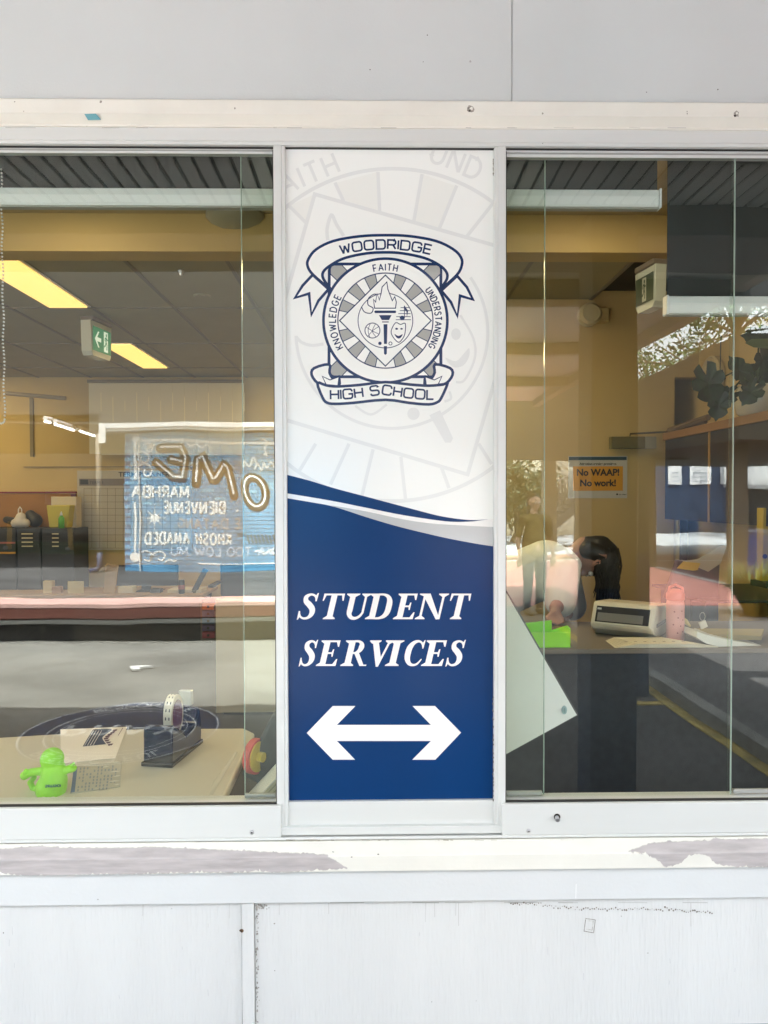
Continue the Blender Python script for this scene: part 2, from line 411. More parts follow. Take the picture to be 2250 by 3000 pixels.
# cream timber head board with chamfer
z1, z2, z3 = WZ(292, -.03), WZ(339, -.03), WZ(371, -.004)
MB().prism([(.0, z1), (-.026, z1), (-.03, z1 - .004), (-.03, z2 + .002), (-.027, z2), (-.006, z3), (.0, z3)], 'x', XL, XR).build('head_board', cream, wl)
zf0, zf1 = WZ(374, -.002), WZ(425, -.002)
box('white_bead', cream, XL, XR, -.010, 0, z3 - .0065, z3 - .0005, wl)
# sill
s0, s1, s2, s3 = WZ(2462, -.004), WZ(2508, -.042), WZ(2553, -.042), WZ(2643, -.02)
MB().prism([(.06, s0), (-.004, s0), (-.040, s1 + .003), (-.043, s1), (-.043, s2 + .002), (-.040, s2), (.06, s2)], 'x', XL, XR).build('sill_board', cream, wl)
MB().prism([(.05, s2 - .001), (-.022, s2 - .001), (-.022, s3 + .003), (-.018, s3), (.05, s3)], 'x', XL, XR).build('apron_board', whitepaint, wl)
lx0, lx1 = WX(711, 0, 2800), WX(746, 0, 2800)
box('lower_panel', plypaint, XL, lx0 - .003, 0, .05, 0.02, s3, wl)
box('lower_panel', plypaint, lx1 + .002, XR, 0, .05, 0.02, s3, wl)
box('backing', hole, lx0 - .02, lx1 + .02, .01, .052, .02, s3, wl)
box('cover_strip', plypaint, lx0, lx1, -.012, .02, .02, s3 - .001, wl, .0015)
# building return behind the cladding, so the inside stays closed
box('inner_lining', mat('lining_paint', (.55, .47, .32), .7), XL, XR, .052, .09, 0, s0 - .02, wl)
box('inner_lining', mat('lining_paint', (.55, .47, .32), .7), XL, XR, .052, .09, zf0, 3.4, wl)
# peeled paint on the sill
PO = [0.0]
def sillpt(px, t):  # t 0..1 slope from s0 to s1, 1..2 front face
    x_ = WX(px, -.03, 2500)
    if t <= 1: return Vector((x_, -.004 - .037 * t - .0007 + PO[0], s0 + (s1 + .002 - s0) * t + .0004))
    return Vector((x_, -.0437 + PO[0], s1 + (s2 - s1) * (t - 1)))
chipedge = mat('lifted_edge_shadow', (.60, .58, .53), .6, var=.3, vscale=60)  # rim stands for the lifted paint edge plus its thin shadow line
def peelpatch(top, bot):
    st_ = random.getstate(); PO[0] = .0003; peel1([(a, b_ - .045) for a, b_ in top], [(a, b_ + .04) for a, b_ in bot], chipedge); random.setstate(st_); PO[0] = 0; peel1(top, bot, peel)
def peel1(top, bot, m_):
    mb = MB(); vs = []; fs = []
    xs = sorted(set([p[0] for p in top] + [p[0] for p in bot] + list(range(int(top[0][0]), int(top[-1][0]), 6))))
    def ev(c, x_):
        for i in range(len(c) - 1):
            if c[i][0] <= x_ <= c[i + 1][0]: return c[i][1] + (c[i + 1][1] - c[i][1]) * (x_ - c[i][0]) / (c[i + 1][0] - c[i][0])
        return c[-1][1]
    for x_ in xs:
        a, b_ = ev(top, x_) + random.gauss(0, .018) - (random.random() < .06) * .07, ev(bot, x_) + random.gauss(0, .03) - (random.random() < .1) * .1
        b_ = min(max(b_, a + .01), 1.99)
        for t in (a, max(a, min(.985, b_)), max(a, min(1.02, b_)), b_): vs.append(sillpt(x_, t))
    for i in range(len(xs) - 1):
        for k in range(3): fs.append((i * 4 + k, i * 4 + k + 1, (i + 1) * 4 + k + 1, (i + 1) * 4 + k))
    mb.add(vs, fs).build('paint_chip', m_, wl)
peelpatch([(-420, .3), (0, .35), (100, .16), (180, .3), (330, .35), (440, .3), (600, .5), (700, .6), (850, .8), (960, .95), (1018, 1.75)],
          [(-420, 1.9), (10, 1.75), (60, 2), (400, 1.97), (470, 1.93), (600, 1.9), (690, 1.97), (760, 1.85), (800, 1.97), (870, 1.9), (1018, 1.78)])
peelpatch([(1838, .93), (1900, .45), (1960, .3), (2080, .28), (2105, .1), (2130, .18), (2250, .15), (2600, .15)],
          [(1838, .95), (1890, 1.0), (1925, 1.5), (1945, 1.9), (1990, 1.6), (2015, 1.1), (2060, 1.05), (2090, 1.7), (2150, 1.9), (2230, 1.95), (2600, 1.9)])
# small marks, nail holes, filler
def smudge(name, pts, wd, m, Y=-.0012, par=wl):
    pr = Print(lambda a, b_, l: (lambda p: Vector((p.x, p.y, p.z)))(T(a, b_, Y)))
    pr.stroke(pts, wd); return pr.build(name, m, par)
def dab(px, py, r_, m, Y, par=wl, name='chip', n=9, ry=None):
    pr = Print(lambda a, b_, l: T(a, b_, Y))
    pr.fill([(px + r_ * random.uniform(.6, 1.1) * math.cos(2 * PI * i / n), py + (ry or r_) * random.uniform(.6, 1.1) * math.sin(2 * PI * i / n)) for i in range(n)])
    return pr.build(name, m, par)
filler = mat('bared_timber', (.33, .31, .27), .9, var=.5, vscale=200)
for (px, py, r_) in ((1379, 320, 12), (2157, 334, 10), (295, 298, 4), (43, 298, 2), (688, 317, 3), (2013, 327, 2), (2013, 333, 2), (1590, 332, 3)):
    dab(px, py, r_, filler, -.0306, name='nail_hole', ry=r_ * 1.15)
    if r_ > 8:
        dab(px + 2, py - 2, r_ * .45, cream, -.0309, name='nail_head')
        dab(px - 4, py + 5, r_ * .35, hole, -.0309, name='nail_hole')
tealp = mat('teal_tape', (.13, .36, .42), .6)
pr = Print(lambda a, b_, l: T(a, b_, -.030 + (b_ - 334) / 24 * .012 - .002)); pr.fill([(247, 334), (281, 333), (297, 351), (258, 352)]).build('tape_scrap', tealp, wl)
for (px, py, r_) in ((1084, 204, 2), (1252, 103, 2.2), (1378, 180, 4), (2103, 262, 2.5), (1894, 270, 1.8), (1240, 181, 1.5)):
    dab(px, py, r_, hole if r_ < 3 else mat('grey_mark', (.4, .4, .4), .8), -.0010, name='speck')
for (px, py, r_) in ((804, 2706, 2.5), (805, 2844, 1.8), (503, 2662, 1.5), (10, 2733, 2.5), (1265, 2935, 1.6), (1395, 2932, 1.2), (1820, 2684, 1.5), (1898, 2792, 1.8)):
    dab(px, py, r_, dirt, -.0012, name='speck')
dab(287, 2635, 2, dirt, -.0225, name='speck'); dab(1726, 412, 2, hole, -.0033, name='speck'); dab(1590, 420, 1.3, hole, -.0033, name='speck')
# scuff under the apron, glue rectangle
random.seed(3)
for i in range(95):
    t = i / 95; px = 1497 + 595 * t; py = 2645 + 18 * math.sin(min(t * 2.2, 1) * 1.57) + (12 * max(0, t - .75) * 4) + random.gauss(0, 2.5)
    if t < .15: py = 2644 + random.uniform(0, 8)
    dab(px, py, random.uniform(1.2, 3.6), dirt, -.0012, name='scuff', n=6)
gr = MB()
smudge('glue_mark', [(1716, 2691), (1744, 2695), (1739, 2733), (1711, 2728), (1716, 2691)], 2.2, mat('glue_edge', (.30, .29, .25), .8, var=.5, vscale=300))
smudge('glue_mark', [(1722, 2697), (1738, 2699), (1735, 2725), (1718, 2722)], 2.6, mat('glue_fill', (.55, .55, .52), .8, var=.3, vscale=200))
smudge('scratch', [(1688, 2590), (1687, 2632)], 1.6, mat('bright_scratch', (.9, .9, .9), .4), -.0226)
pr = Print(lambda a, b_, l: T(a, b_, -.0125)); 
dab(708, 2727, 7, mat('rot', (.12, .07, .03), .9), -.0125, name='rot_hole'); dab(706, 2728, 3.5, hole, -.0128, name='rot_hole')
stain = mat('corner_grime', (.36, .34, .31), .9, var=.45, vscale=60)
for i in range(60):
    py = 2650 + random.random() ** 1.5 * 345; dab(750 + abs(random.gauss(0, 4)), py, random.uniform(1, 3.4), stain, -.0011, name='grime', n=6, ry=random.uniform(2, 6))
for i in range(22):
    dab(756 + abs(random.gauss(0, 14)), 2650 + abs(random.gauss(0, 7)), random.uniform(1.5, 4), stain, -.0011, name='grime', n=7)
smudge('gap_line', [(710, 2650), (709, 2760), (711, 2900), (710, 3040)], 2.2, hole, -.0011)
for i in range(14):
    x0 = random.choice([random.uniform(20, 60), random.uniform(340, 640), random.uniform(1150, 1230), random.uniform(1520, 2200)]); y0 = random.uniform(2660, 2980)
    smudge('grain_crack', [(x0, y0), (x0 + random.uniform(-2, 2), y0 + random.uniform(8, 30))], .9, mat('crack_grey', (.5, .51, .52), .8), -.0011)
for i in range(9):
    x0 = random.uniform(30, 2220); y0 = 2646
    smudge('drip', [(x0, y0), (x0 + random.uniform(-1, 1), y0 + random.uniform(15, 70))], random.uniform(1, 2.2), mat('drip_grey', (.55, .55, .53), .8), -.0011)
for i in range(14):
    px = random.uniform(0, 2250); smudge('grime', [(px, 2644.5), (px + random.uniform(20, 120), 2644.8)], random.uniform(1, 2.5), mat('under_grime', (.42, .42, .40), .9), -.0011)
for i in range(16):
    px = random.uniform(0, 2250); smudge('grime', [(px, 374), (px + random.uniform(10, 60), 374.4)], random.uniform(.8, 1.6), mat('under_grime', (.42, .42, .40), .9), -.0108)
for i in range(26):
    px = 1125 + random.uniform(-300, 900); smudge('grime', [(px, 2461), (px + random.uniform(4, 30), 2461.5)], random.uniform(.8, 2), mat('joint_grime', (.33, .28, .2), .9), -.0075)
for (a, b_) in ((976, 2496), (1108, 2503), (1030, 2511)):
    dab(a, b_, 4, stain, -.0445, name='flake', ry=2)

# ---------------------------------------------------------------- window
win = empty('service_window', 'long silver aluminium sliding service window either side of the sign', 'window')
# head frame
MB().prism([(.07, zf0), (-.002, zf0), (-.004, zf0 - .004), (-.004, zf1 + .010), (.000, zf1 + .008), (.000, zf1), (.07, zf1)], 'x', XL, XR).build('head_rail', alu, win)
zg1 = WZ(437, .02)
box('head_gasket', rubber, XL, XR, .012, .075, zg1 + .000, zf1 - .0005, win)
MB().box(XL, WX(803), .026, .045, WZ(452, .026), zg1 - .0005).box(WX(1485), XR, .026, .045, WZ(458, .026), zg1 - .0005).build('head_track', aludark, win)
MB().box(XL, WX(803), .022, .0255, WZ(440, .022), zg1 - .0006).box(XL, WX(803), .022, .0255, WZ(452, .022), WZ(446, .022)).build('track_lip', alu, win)
MB().box(WX(1485), XR, .022, .0255, WZ(444, .022), zg1 - .0006).box(WX(1485), XR, .022, .0255, WZ(458, .022), WZ(450, .022)).build('track_lip', alu, win)
# mullions
zb = WZ(2420)
for (a0, a1, b0, b1, rail) in ((803, 835, 808, 843, 1), (1449, 1485, 1449, 1479, 0)):
    xa, xb = (WX(a0, 0, 430) + WX(b0, 0, 2340)) / 2, (WX(a1, 0, 430) + WX(b1, 0, 2340)) / 2
    sd = 1 if rail else -1
    xo, xi = (xa, xb) if rail else (xb, xa)     # outer (glass side), inner (sign side)
    zlow = WZ(2348) if 1 else zb
    MB().prism([(xo, .060), (xo, .002), (xo + sd * .002, 0), (xi - sd * .011, 0), (xi - sd * .009, .004), (xi - sd * .001, .004), (xi, .005), (xi, .060)], 'z', zb - .012, zf1 - .0012).build('mullion', alu, win)
    box('glass_gasket', rubber, min(xo - sd * .0025, xo), max(xo - sd * .0025, xo), .004, .05, WZ(2355), zf1 - .013, win)
MXL, MXR = (WX(803, 0, 430) + WX(808, 0, 2340)) / 2, (WX(1485, 0, 430) + WX(1479, 0, 2340)) / 2
# bottom rails
zr1, zr0 = WZ(2358, -.01), WZ(2452, -.01)
for (a, b_, zt) in ((XL, WX(823, -.01, 2400), zr1), (WX(1471, -.01, 2400), XR, zr1 - .001)):
    MB().prism([(.066, zt), (-.008, zt), (-.011, zt - .003), (-.011, zr0 + .004), (-.007, zr0), (.066, zr0)], 'x', a, b_).build('bottom_rail', alu, win)
    box('rail_gasket', rubber, max(a, XL), b_ if b_ > 0 else MXL, .0, .012, zt + .0002, zt + .0032, win) if a < 0 else box('rail_gasket', rubber, MXR, XR, .0, .012, zt + .0002, zt + .0032, win)
box('sill_track', alu, XL, XR, -.006, .066, WZ(2459, -.006), zr0 - .0008, win, .001)
# middle bay rails
cx0, cx1 = WX(843, .012, 2380), WX(1447, .012, 2380)
box('middle_rail', alu, cx0, cx1, .012, .05, WZ(2417, .012), WZ(2347, .012), win, .001)
MB().box(cx0 - .02, cx1 + .03, -.004, .05, WZ(2445, -.004), WZ(2422, -.004)).build('middle_track', alu, win, .0012)
box('middle_gap', rubber, cx0, cx1, .006, .05, WZ(2420.5, .01), WZ(2417.5, .01), win)
# glass
gz0, gz1 = zr1 + .003, zg1 - .004
def pane(x0, x1, y0, edge=None):
    o = box('glass_pane', GLASS, x0, x1, y0, y0 + .005, gz0, gz1, win)
    em = mat('glass_edge', (.36, .46, .40), .15, coat=.5)
    for e in edge or ():
        box('pane_edge', em, e - .0011, e + .0011, y0 - .0004, y0 + .0054, gz0 + .001, gz1 - .001, win)
    return o
pane(XL + .01, MXL, .030)
pane(WX(712, .04), WX(880, .04), .042, [WX(712, .04)])
pane(MXR, WX(2147, .03), .030, [WX(2147, .03)])
pane(WX(1440, .042), WX(1595, .042), .042, [WX(1595, .042)])
pane(WX(2135, .042), XR - .01, .042, [])
for (a, b_) in ((712, 803), (1485, 1590), (2155, 2700)):
    box('pane_shoe', aludark, WX(a, .04), WX(b_, .04), .039, .050, gz0, gz0 + .012, win, .001)
# screws
def screw(px, py, r_, Y=-.0115):
    p = T(px, py, Y)
    o = MB().lathe([(r_, 0), (r_, .0012), (r_ * .7, .0028), (.0008, .003)], p, 16, Matrix.Rotation(R(90), 3, 'X')).build('screw', steel, win, smooth=True)
    MB().lathe([(r_ * .32, .0029), (r_ * .3, .0034)], p, 8, Matrix.Rotation(R(90), 3, 'X')).build('screw_slot', hole, o)
screw(738, 2438, .0065); screw(1549, 2434, .0065)
p = T(1632, 2393, -.0115)
MB().lathe([(.0095, 0), (.0095, .0008)], p, 16, Matrix.Rotation(R(90), 3, 'X')).build('bolt_hole', hole, win)
MB().tube([p + Vector((-.001, -.001, -.001)), p + Vector((-.002, -.014, -.004))], .0065, 12).build('bolt', steel, win, smooth=False)
for i in range(26):
    dab(1446 - random.random() * 3, 2040 + i * 12 + random.uniform(-5, 5), random.uniform(1.2, 2.8), dirt, .0088, win, 'sealant', 6, random.uniform(2, 6))
for i in range(10):
    dab(1445, 468 + i * 5, random.uniform(1, 2.5), dirt, .0088, win, 'sealant', 6, 4)

# ================================================================= SIGN
SY = .024
sign = empty('student_services_sign', 'white and blue vertical sign panel with school crest, STUDENT SERVICES and a double arrow', 'sign')
signwhite = mat('sign_white_vinyl', (.90, .93, .90), .22, coat=.35, coatr=.12, bump=.05, bscale=320)
signblue = mat('sign_blue_vinyl', (.0001, .036, .145), .26, spec=.16, coat=.07, coatr=.14, bump=.06, bscale=320, var=.05, vscale=3)
signnavy = mat('sign_navy_ink', (.002, .024, .10), .25, coat=.3)
signgrey = mat('sign_grey_ink', (.37, .38, .36), .25, coat=.3)
signwave = mat('sign_wave_grey', (.50, .52, .52), .25, coat=.3)
signmark = mat('sign_watermark', (.78, .81, .795), .22, coat=.3)
signmark2 = mat('sign_watermark_tint', (.86, .885, .845), .22, coat=.3)
letw = mat('sign_letter_white', (.88, .885, .86), .22, coat=.3)
box('panel', signwhite, WX(834, SY, 1400), WX(1449, SY, 1400), SY, SY + .004, WZ(2347, SY), WZ(437, SY), sign)
def sf(x_, y_, l): return T(x_, y_, SY - .0003 - l * .00012)
CL = (843, 1446, 440, 2346)
CLx = (838, 1446.5, 438, 2346)
def c1(p): return (800 + p[0] * .42194, 400 + p[1] * .42194)
def c5(p): return (800 + p[0] * .54260, 1300 + p[1] * .54260)
# watermark
wm = Print(sf, CLx)
CC = (1150, 981)
tint = Print(sf, CLx)
for q in (((440, 320), (730, 245), (740, 515), (500, 445)), ((1035, 262), (1275, 345), (1150, 645), (975, 598)), ((110, 480), (290, 400), (235, 600))):
    tint = Print(sf, CLx); tint.fill([c1(p) for p in q], 0); tint.build('watermark_tint', signmark2, sign)
wm.circle(CC, 487, 11, 1, n=140)
wm.circle((1148, 974), 281, 9, 1.3, -35, 178, n=100)
wm.stroke([(922, 569), (1555, 749), (1370, 1390), (742, 1202), (922, 569)], 11, 1.6)
for a, b_ in (((430, 320), (490, 450)), ((728, 245), (740, 520)), ((1035, 260), (975, 600)), ((1275, 340), (1150, 650)), ((1530, 460), (1340, 700)), ((110, 480), (230, 600))):
    wm.stroke([c1(a), c1(b_)], 10, 1.9)
for a, b_ in (((540, 30), (480, 280)), ((690, 70), (715, 300)), ((910, 130), (950, 240)), ((410, 0), (310, 220)), ((230, 0), (140, 150)), ((1110, 0), (1180, 110))):
    wm.stroke([c5(a), c5(b_)], 10, 1.9)
wm.stroke([c1(p) for p in smoothpts([(380, 720), (375, 640), (405, 545), (440, 610), (490, 690)])], 10, 2)
wm.disc(c1((975, 1925)), 18, 2)
wm.fill([c1(p) for p in ((1085, 1935), (1160, 1900), (1250, 2095), (1235, 2125), (1195, 2125))], 2)
wm.disc(c1((1270, 1372)), 14, 2, ry=17)
wm.fill([c1(p) for p in smoothpts([(1195, 1535), (1270, 1560), (1330, 1500), (1362, 1470), (1360, 1530), (1320, 1590), (1250, 1600)], 4, True)], 2)
wm.stroke([c1(p) for p in smoothpts([(1300, 1240), (1390, 1400), (1400, 1540), (1330, 1690), (1270, 1705)])], 7, 2.2)
wm.stroke([c1(p) for p in smoothpts([(570, 1870), (680, 1930), (790, 1860)])], 7, 2.2)
wm.stroke([c1(p) for p in smoothpts([(160, 1390), (200, 1430), (270, 1450), (350, 1440)])], 9, 2.2)
wm.stroke([c1(p) for p in smoothpts([(1225, 1770), (1235, 1820), (1190, 1840)])], 7, 2.2)
def wpl(x0, y0, ang): return line_place(x0, y0, ang)
glyphs(wm, 'FAITH', wpl(*c1((-20, 448)), -23), 58, 9, 2.4, gap=.34, sx=.85)
glyphs(wm, 'UND', wpl(*c1((1085, 168)), 22), 58, 9, 2.4, gap=.30, sx=.85)
wm.build('watermark', signmark, sign)
# blue field
bl = Print(sf)
body_top = smoothpts([(76, 294), (200, 315), (310, 335), (400, 362), (500, 395), (650, 440), (800, 478), (950, 512), (1100, 540), (1196, 555)], 4)
bl.fill([c5(p) for p in body_top] + [c5((1196, 1927)), c5((76, 1927))], 3)
bl.build('blue_field', signblue, sign)
sw = Print(sf)
sw.fill([c5(p) for p in smoothpts([(76, 168), (200, 200), (330, 240), (500, 285), (650, 325), (800, 365), (900, 390), (1000, 406), (1080, 412), (1165, 408)], 4)
         + smoothpts([(1080, 419), (1000, 422), (900, 415), (700, 385), (500, 345), (300, 305), (76, 268)], 4)], 3)
sw.build('blue_swoosh', signblue, sign)
Print(sf).fill([c5(p) for p in smoothpts([(76, 168 + 101), (300, 306), (500, 346), (700, 386), (900, 416), (1000, 423), (1080, 420), (1190, 405)], 4) + [(1196, 440), (1196, 449), (1100, 446), (1000, 440), (850, 430), (700, 408), (500, 365), (310, 332), (200, 314), (76, 293)]], 3.3).build('white_swoosh', letw, sign)
Print(sf).fill([c5(p) for p in smoothpts([(310, 332), (500, 365), (700, 408), (850, 430), (1000, 440), (1100, 446), (1196, 450)], 4)] + [c5(p) for p in reversed(body_top) if p[0] > 315], 3.4).build('grey_swoosh', signwave, sign)
Print(sf).fill([c5(p) for p in ((182, 1562), (322, 1416), (445, 1416), (345, 1518), (852, 1518), (753, 1416), (874, 1416), (1015, 1560), (876, 1706), (752, 1706), (852, 1605), (345, 1605), (443, 1706), (322, 1706))], 4).build('double_arrow', letw, sign)
# serif italic capitals
def serif_letter(ch):
    F = []; V = []   # F: polygons, V: variable strokes (x,y,w)
    t = .055
    def stem(x0, w_=.205, y0=0, y1=1): F.append([(x0, y0), (x0 + w_, y0), (x0 + w_, y1), (x0, y1)])
    def foot(x0, x1, xa, xb, y=0, s_=1): F.append([(x0, y), (x1, y), (x1, y + s_ * t * .7), (xb, y + s_ * .13), (xa, y + s_ * .13), (x0, y + s_ * t * .7)])
    if ch == 'S':
        V.append([(.55, .74, .035), (.47, .91, .075), (.31, .965, .08), (.165, .87, .14), (.19, .70, .19), (.34, .56, .215), (.47, .40, .21), (.49, .22, .17), (.40, .07, .10), (.24, .03, .075), (.10, .11, .07), (.03, .29, .035)])
        F.append([(.52, .70), (.57, .70), (.585, 1.02), (.545, 1.02), (.49, .90)]); F.append([(.0, .32), (.05, .32), (.10, .12), (.04, -.02), (.005, -.02)])
        W = .62
    elif ch == 'T':
        stem(.27); foot(.15, .57, .27, .455)
        F.append([(.0, .93), (.0, 1), (.73, 1), (.73, .93)]); F.append([(0, .93), (.09, .93), (.035, .72), (-.005, .72)]); F.append([(.73, .93), (.64, .93), (.695, .72), (.735, .72)])
        W = .74
    elif ch == 'U':
        stem(.10, .185, .3, 1); foot(-.02, .42, .10, .285, 1, -1); stem(.60, .075, .3, 1); foot(.49, .80, .60, .675, 1, -1)
        V.append([(.1925, .34, .185), (.2, .2, .17), (.29, .07, .14), (.43, .035, .10), (.56, .11, .085), (.635, .25, .075), (.6375, .34, .075)])
        W = .80
    elif ch == 'D':
        stem(.11); foot(-.01, .3, .11, .295, 0, 1); foot(-.01, .3, .11, .295, 1, -1)
        V.append([(.28, .965, .07), (.45, .96, .08), (.60, .88, .14), (.685, .72, .19), (.70, .5, .205), (.685, .28, .19), (.60, .12, .14), (.45, .04, .08), (.28, .035, .07)])
        W = .82
    elif ch == 'E':
        stem(.11); foot(-.01, .3, .11, .295, 0, 1); foot(-.01, .3, .11, .295, 1, -1)
        F.append([(.28, .93), (.28, 1), (.66, 1), (.66, .93)]); F.append([(.28, 0), (.28, .07), (.68, .07), (.68, 0)]); F.append([(.28, .47), (.28, .535), (.5, .535), (.5, .47)])
        F.append([(.66, .93), (.55, .93), (.62, .75), (.66, .75)]); F.append([(.69, .0), (.56, .07), (.66, .27), (.70, .27)]); F.append([(.47, .36), (.51, .36), (.51, .65), (.47, .65), (.44, .505)])
        W = .70
    elif ch == 'N':
        stem(.12, .075); foot(.0, .31, .12, .195, 0, 1)
        F.append([(.10, 1), (.32, 1), (.80, .0), (.68, -.01), (.12, .9)]); F.append([(-.02, 1), (.13, 1), (.15, .88), (-.02, .96)])
        stem(.725, .075); foot(.60, .92, .725, .80, 1, -1)
        W = .93
    elif ch == 'R':
        stem(.11); foot(-.01, .41, .11, .295, 0, 1); foot(-.01, .3, .11, .295, 1, -1)
        V.append([(.28, .965, .07), (.43, .955, .085), (.53, .86, .15), (.545, .74, .185), (.50, .60, .14), (.40, .515, .075), (.28, .505, .06)])
        F.append([(.34, .52), (.50, .52), (.74, .05), (.84, .05), (.84, 0), (.62, 0)])
        W = .78
    elif ch == 'V':
        F.append([(.04, 1), (.26, 1), (.50, .30), (.46, -.03), (.38, -.03)]); F.append([(.66, 1), (.74, 1), (.46, -.03), (.40, .05)])
        foot(-.05, .37, .05, .25, 1, -1); foot(.54, .83, .66, .73, 1, -1)
        W = .76
    elif ch == 'I':
        stem(.11); foot(-.01, .42, .11, .295); foot(-.01, .42, .11, .295, 1, -1); W = .41
    elif ch == 'C':
        V.append([(.68, .70, .04), (.60, .89, .07), (.45, .965, .08), (.28, .90, .13), (.165, .72, .19), (.14, .5, .205), (.165, .28, .19), (.28, .10, .14), (.45, .035, .08), (.60, .09, .065), (.72, .27, .035)])
        F.append([(.655, .68), (.70, .68), (.715, 1.01), (.68, 1.01), (.62, .88)])
        W = .72
    return F, V, W
def serif_text(s_, xs, base, h, layer, slant=.235):
    for i, c in enumerate(s_):
        pr = Print(sf)
        F, V, W = serif_letter(c); x0, x1 = xs[i]
        k = (x1 - x0 - slant * h * .92) / (W * h)
        L = layer
        def tr(p): return (x0 + (p[0] * k + p[1] * slant) * h, base - p[1] * h)
        for q, poly in enumerate(F): pr.fill([tr(p) for p in poly], L + q * .2)
        for q, st in enumerate(V):
            sp = smoothpts(st, 6); pr.stroke([(*tr(p), p[2] * h * 1.08) for p in sp], 1, L + 1.4 + q * .2)
        pr.build('letter', letw, sign)
serif_text('STUDENT', [c5((a, 0))[0:1] + c5((b_, 0))[0:1] for a, b_ in ((128, 250), (245, 388), (372, 530), (497, 658), (648, 785), (765, 950), (932, 1070))], 1814, 75, 4)
serif_text('SERVICES', [c5((a, 0))[0:1] + c5((b_, 0))[0:1] for a, b_ in ((138, 245), (232, 368), (364, 522), (500, 640), (605, 705), (693, 822), (800, 943), (930, 1043))], 1951, 75, 4)
# crest
crest_w = mat('crest_white_ink', (.91, .935, .90), .22, coat=.3)
cp = lambda pts: [c1(p) for p in pts]
navy = Print(sf); whi = Print(sf); gry = Print(sf)
k_ = .42194
def gq(q_, l_): g_ = Print(sf); g_.fill(q_, l_); g_.build('crest_grey_block', signgrey, sign)
def shape(pts, layer, sw_=12, sm=0, closed=True, fill=True, m=None):
    q = smoothpts(pts, sm, closed) if sm else pts
    if fill: (m or whi).fill(cp(q), layer)
    navy.stroke(cp(list(q) + [q[0]]) if closed else cp(q), sw_ * k_, layer + .3)
def mir(pts, cx): return [(2 * cx - x_, y_) for x_, y_ in pts]
# square
sq = [(390, 930), (405, 885), (1150, 885), (1165, 930), (1165, 1640), (1150, 1668), (405, 1668), (388, 1640)]
shape(sq, 4, 20)
for (cx_, cy_, sx_, sy_) in ((398, 893, 1, 1), (1162, 893, -1, 1), (398, 1662, 1, -1), (1162, 1662, -1, -1)):
    q = [(0, 25), (8, 8), (25, 0), (80, 0), (125, 48), (48, 108), (0, 62)]
    pq = [(cx_ + a * sx_, cy_ + b_ * sy_) for a, b_ in q]
    gq(cp(pq), 5); navy.stroke(cp(pq + [pq[0]]), 6 * k_, 5.3)
O_ = (780, 1278); o_ = c1(O_)
whi.disc(o_, 430 * k_, 6, 96); navy.circle(o_, 430 * k_, 19 * k_, 6.3, n=110)
for qd in range(4):
    for i in range(7):
        if i % 2:
            a0 = qd * 90 + i * 90 / 7; a1 = a0 + 90 / 7; a0 -= .5; a1 += .5
            pts = [(O_[0] + 328 * math.cos(R(a0 + (a1 - a0) * j / 4)), O_[1] + 328 * math.sin(R(a0 + (a1 - a0) * j / 4))) for j in range(5)]
            pts += [(O_[0] + 215 * math.cos(R(a1)), O_[1] + 215 * math.sin(R(a1))), (O_[0] + 215 * math.cos(R(a0)), O_[1] + 215 * math.sin(R(a0)))]
            gq(cp(pts), 6.6)
            for a in (a0, a1):
                navy.stroke(cp([(O_[0] + 205 * math.cos(R(a)), O_[1] + 205 * math.sin(R(a))), (O_[0] + 328 * math.cos(R(a)), O_[1] + 328 * math.sin(R(a)))]), 6 * k_, 6.9)
navy.circle(o_, 330 * k_, 8 * k_, 7.2, n=96)
shape([(780, 962), (1098, 1278), (780, 1594), (462, 1278)], 7.6, 8)
navy.circle(o_, 190 * k_, 6 * k_, 8.2)
shape([(705, 1192), (697, 1130), (712, 1150), (722, 1090), (738, 1135), (750, 1090), (757, 1045), (790, 1010), (797, 1060), (828, 1140), (845, 1112), (856, 1150), (850, 1192)], 8.5, 7)
navy.stroke(cp(smoothpts([(613, 1180), (635, 1218), (680, 1226), (694, 1192), (660, 1168), (662, 1125), (700, 1095), (722, 1100)])), 7 * k_, 9)
navy.fill(cp([(708, 1208), (850, 1208), (856, 1217), (850, 1226), (708, 1226), (702, 1217)]), 9)
navy.fill(cp([(735, 1240), (823, 1240), (805, 1274), (755, 1274)]), 9)
navy.fill(cp([(757, 1284), (803, 1284), (803, 1291), (757, 1291)]), 9)
navy.fill(cp([(767, 1303), (794, 1303), (791, 1440), (770, 1440)]), 9)
navy.fill(cp([(769, 1455), (791, 1455), (790, 1508), (780, 1517), (770, 1508)]), 9)
navy.circle(c1((690, 1347)), 52 * k_, 6 * k_, 9.1, n=36)
for q in ([(645, 1322), (690, 1350), (735, 1372)], [(655, 1390), (695, 1345), (738, 1318)], [(675, 1298), (660, 1345), (672, 1395)], [(712, 1300), (690, 1350), (715, 1392)]):
    navy.stroke(cp(smoothpts(q)), 4 * k_, 9.3)
shape([(850, 1293), (885, 1305), (918, 1298), (915, 1370), (893, 1412), (868, 1428), (832, 1390), (820, 1350)], 9, 6, 3)
navy.disc(c1((858, 1335)), 10 * k_, 9.6, 12, 7 * k_).disc(c1((892, 1335)), 9 * k_, 9.6, 12, 6 * k_)
navy.fill(cp(smoothpts([(842, 1370), (870, 1385), (900, 1372), (885, 1398), (862, 1400)], 3, True)), 9.6)
for i, (a, b_) in enumerate(((885, 945), (880, 950), (870, 955), (855, 955), (852, 958))):
    navy.stroke(cp([(a, 1188 + i * 21), (b_, 1188 + i * 21)]), 5 * k_, 9.4)
navy.disc(c1((897, 1258)), 18 * k_, 9.8, 20, 14 * k_)
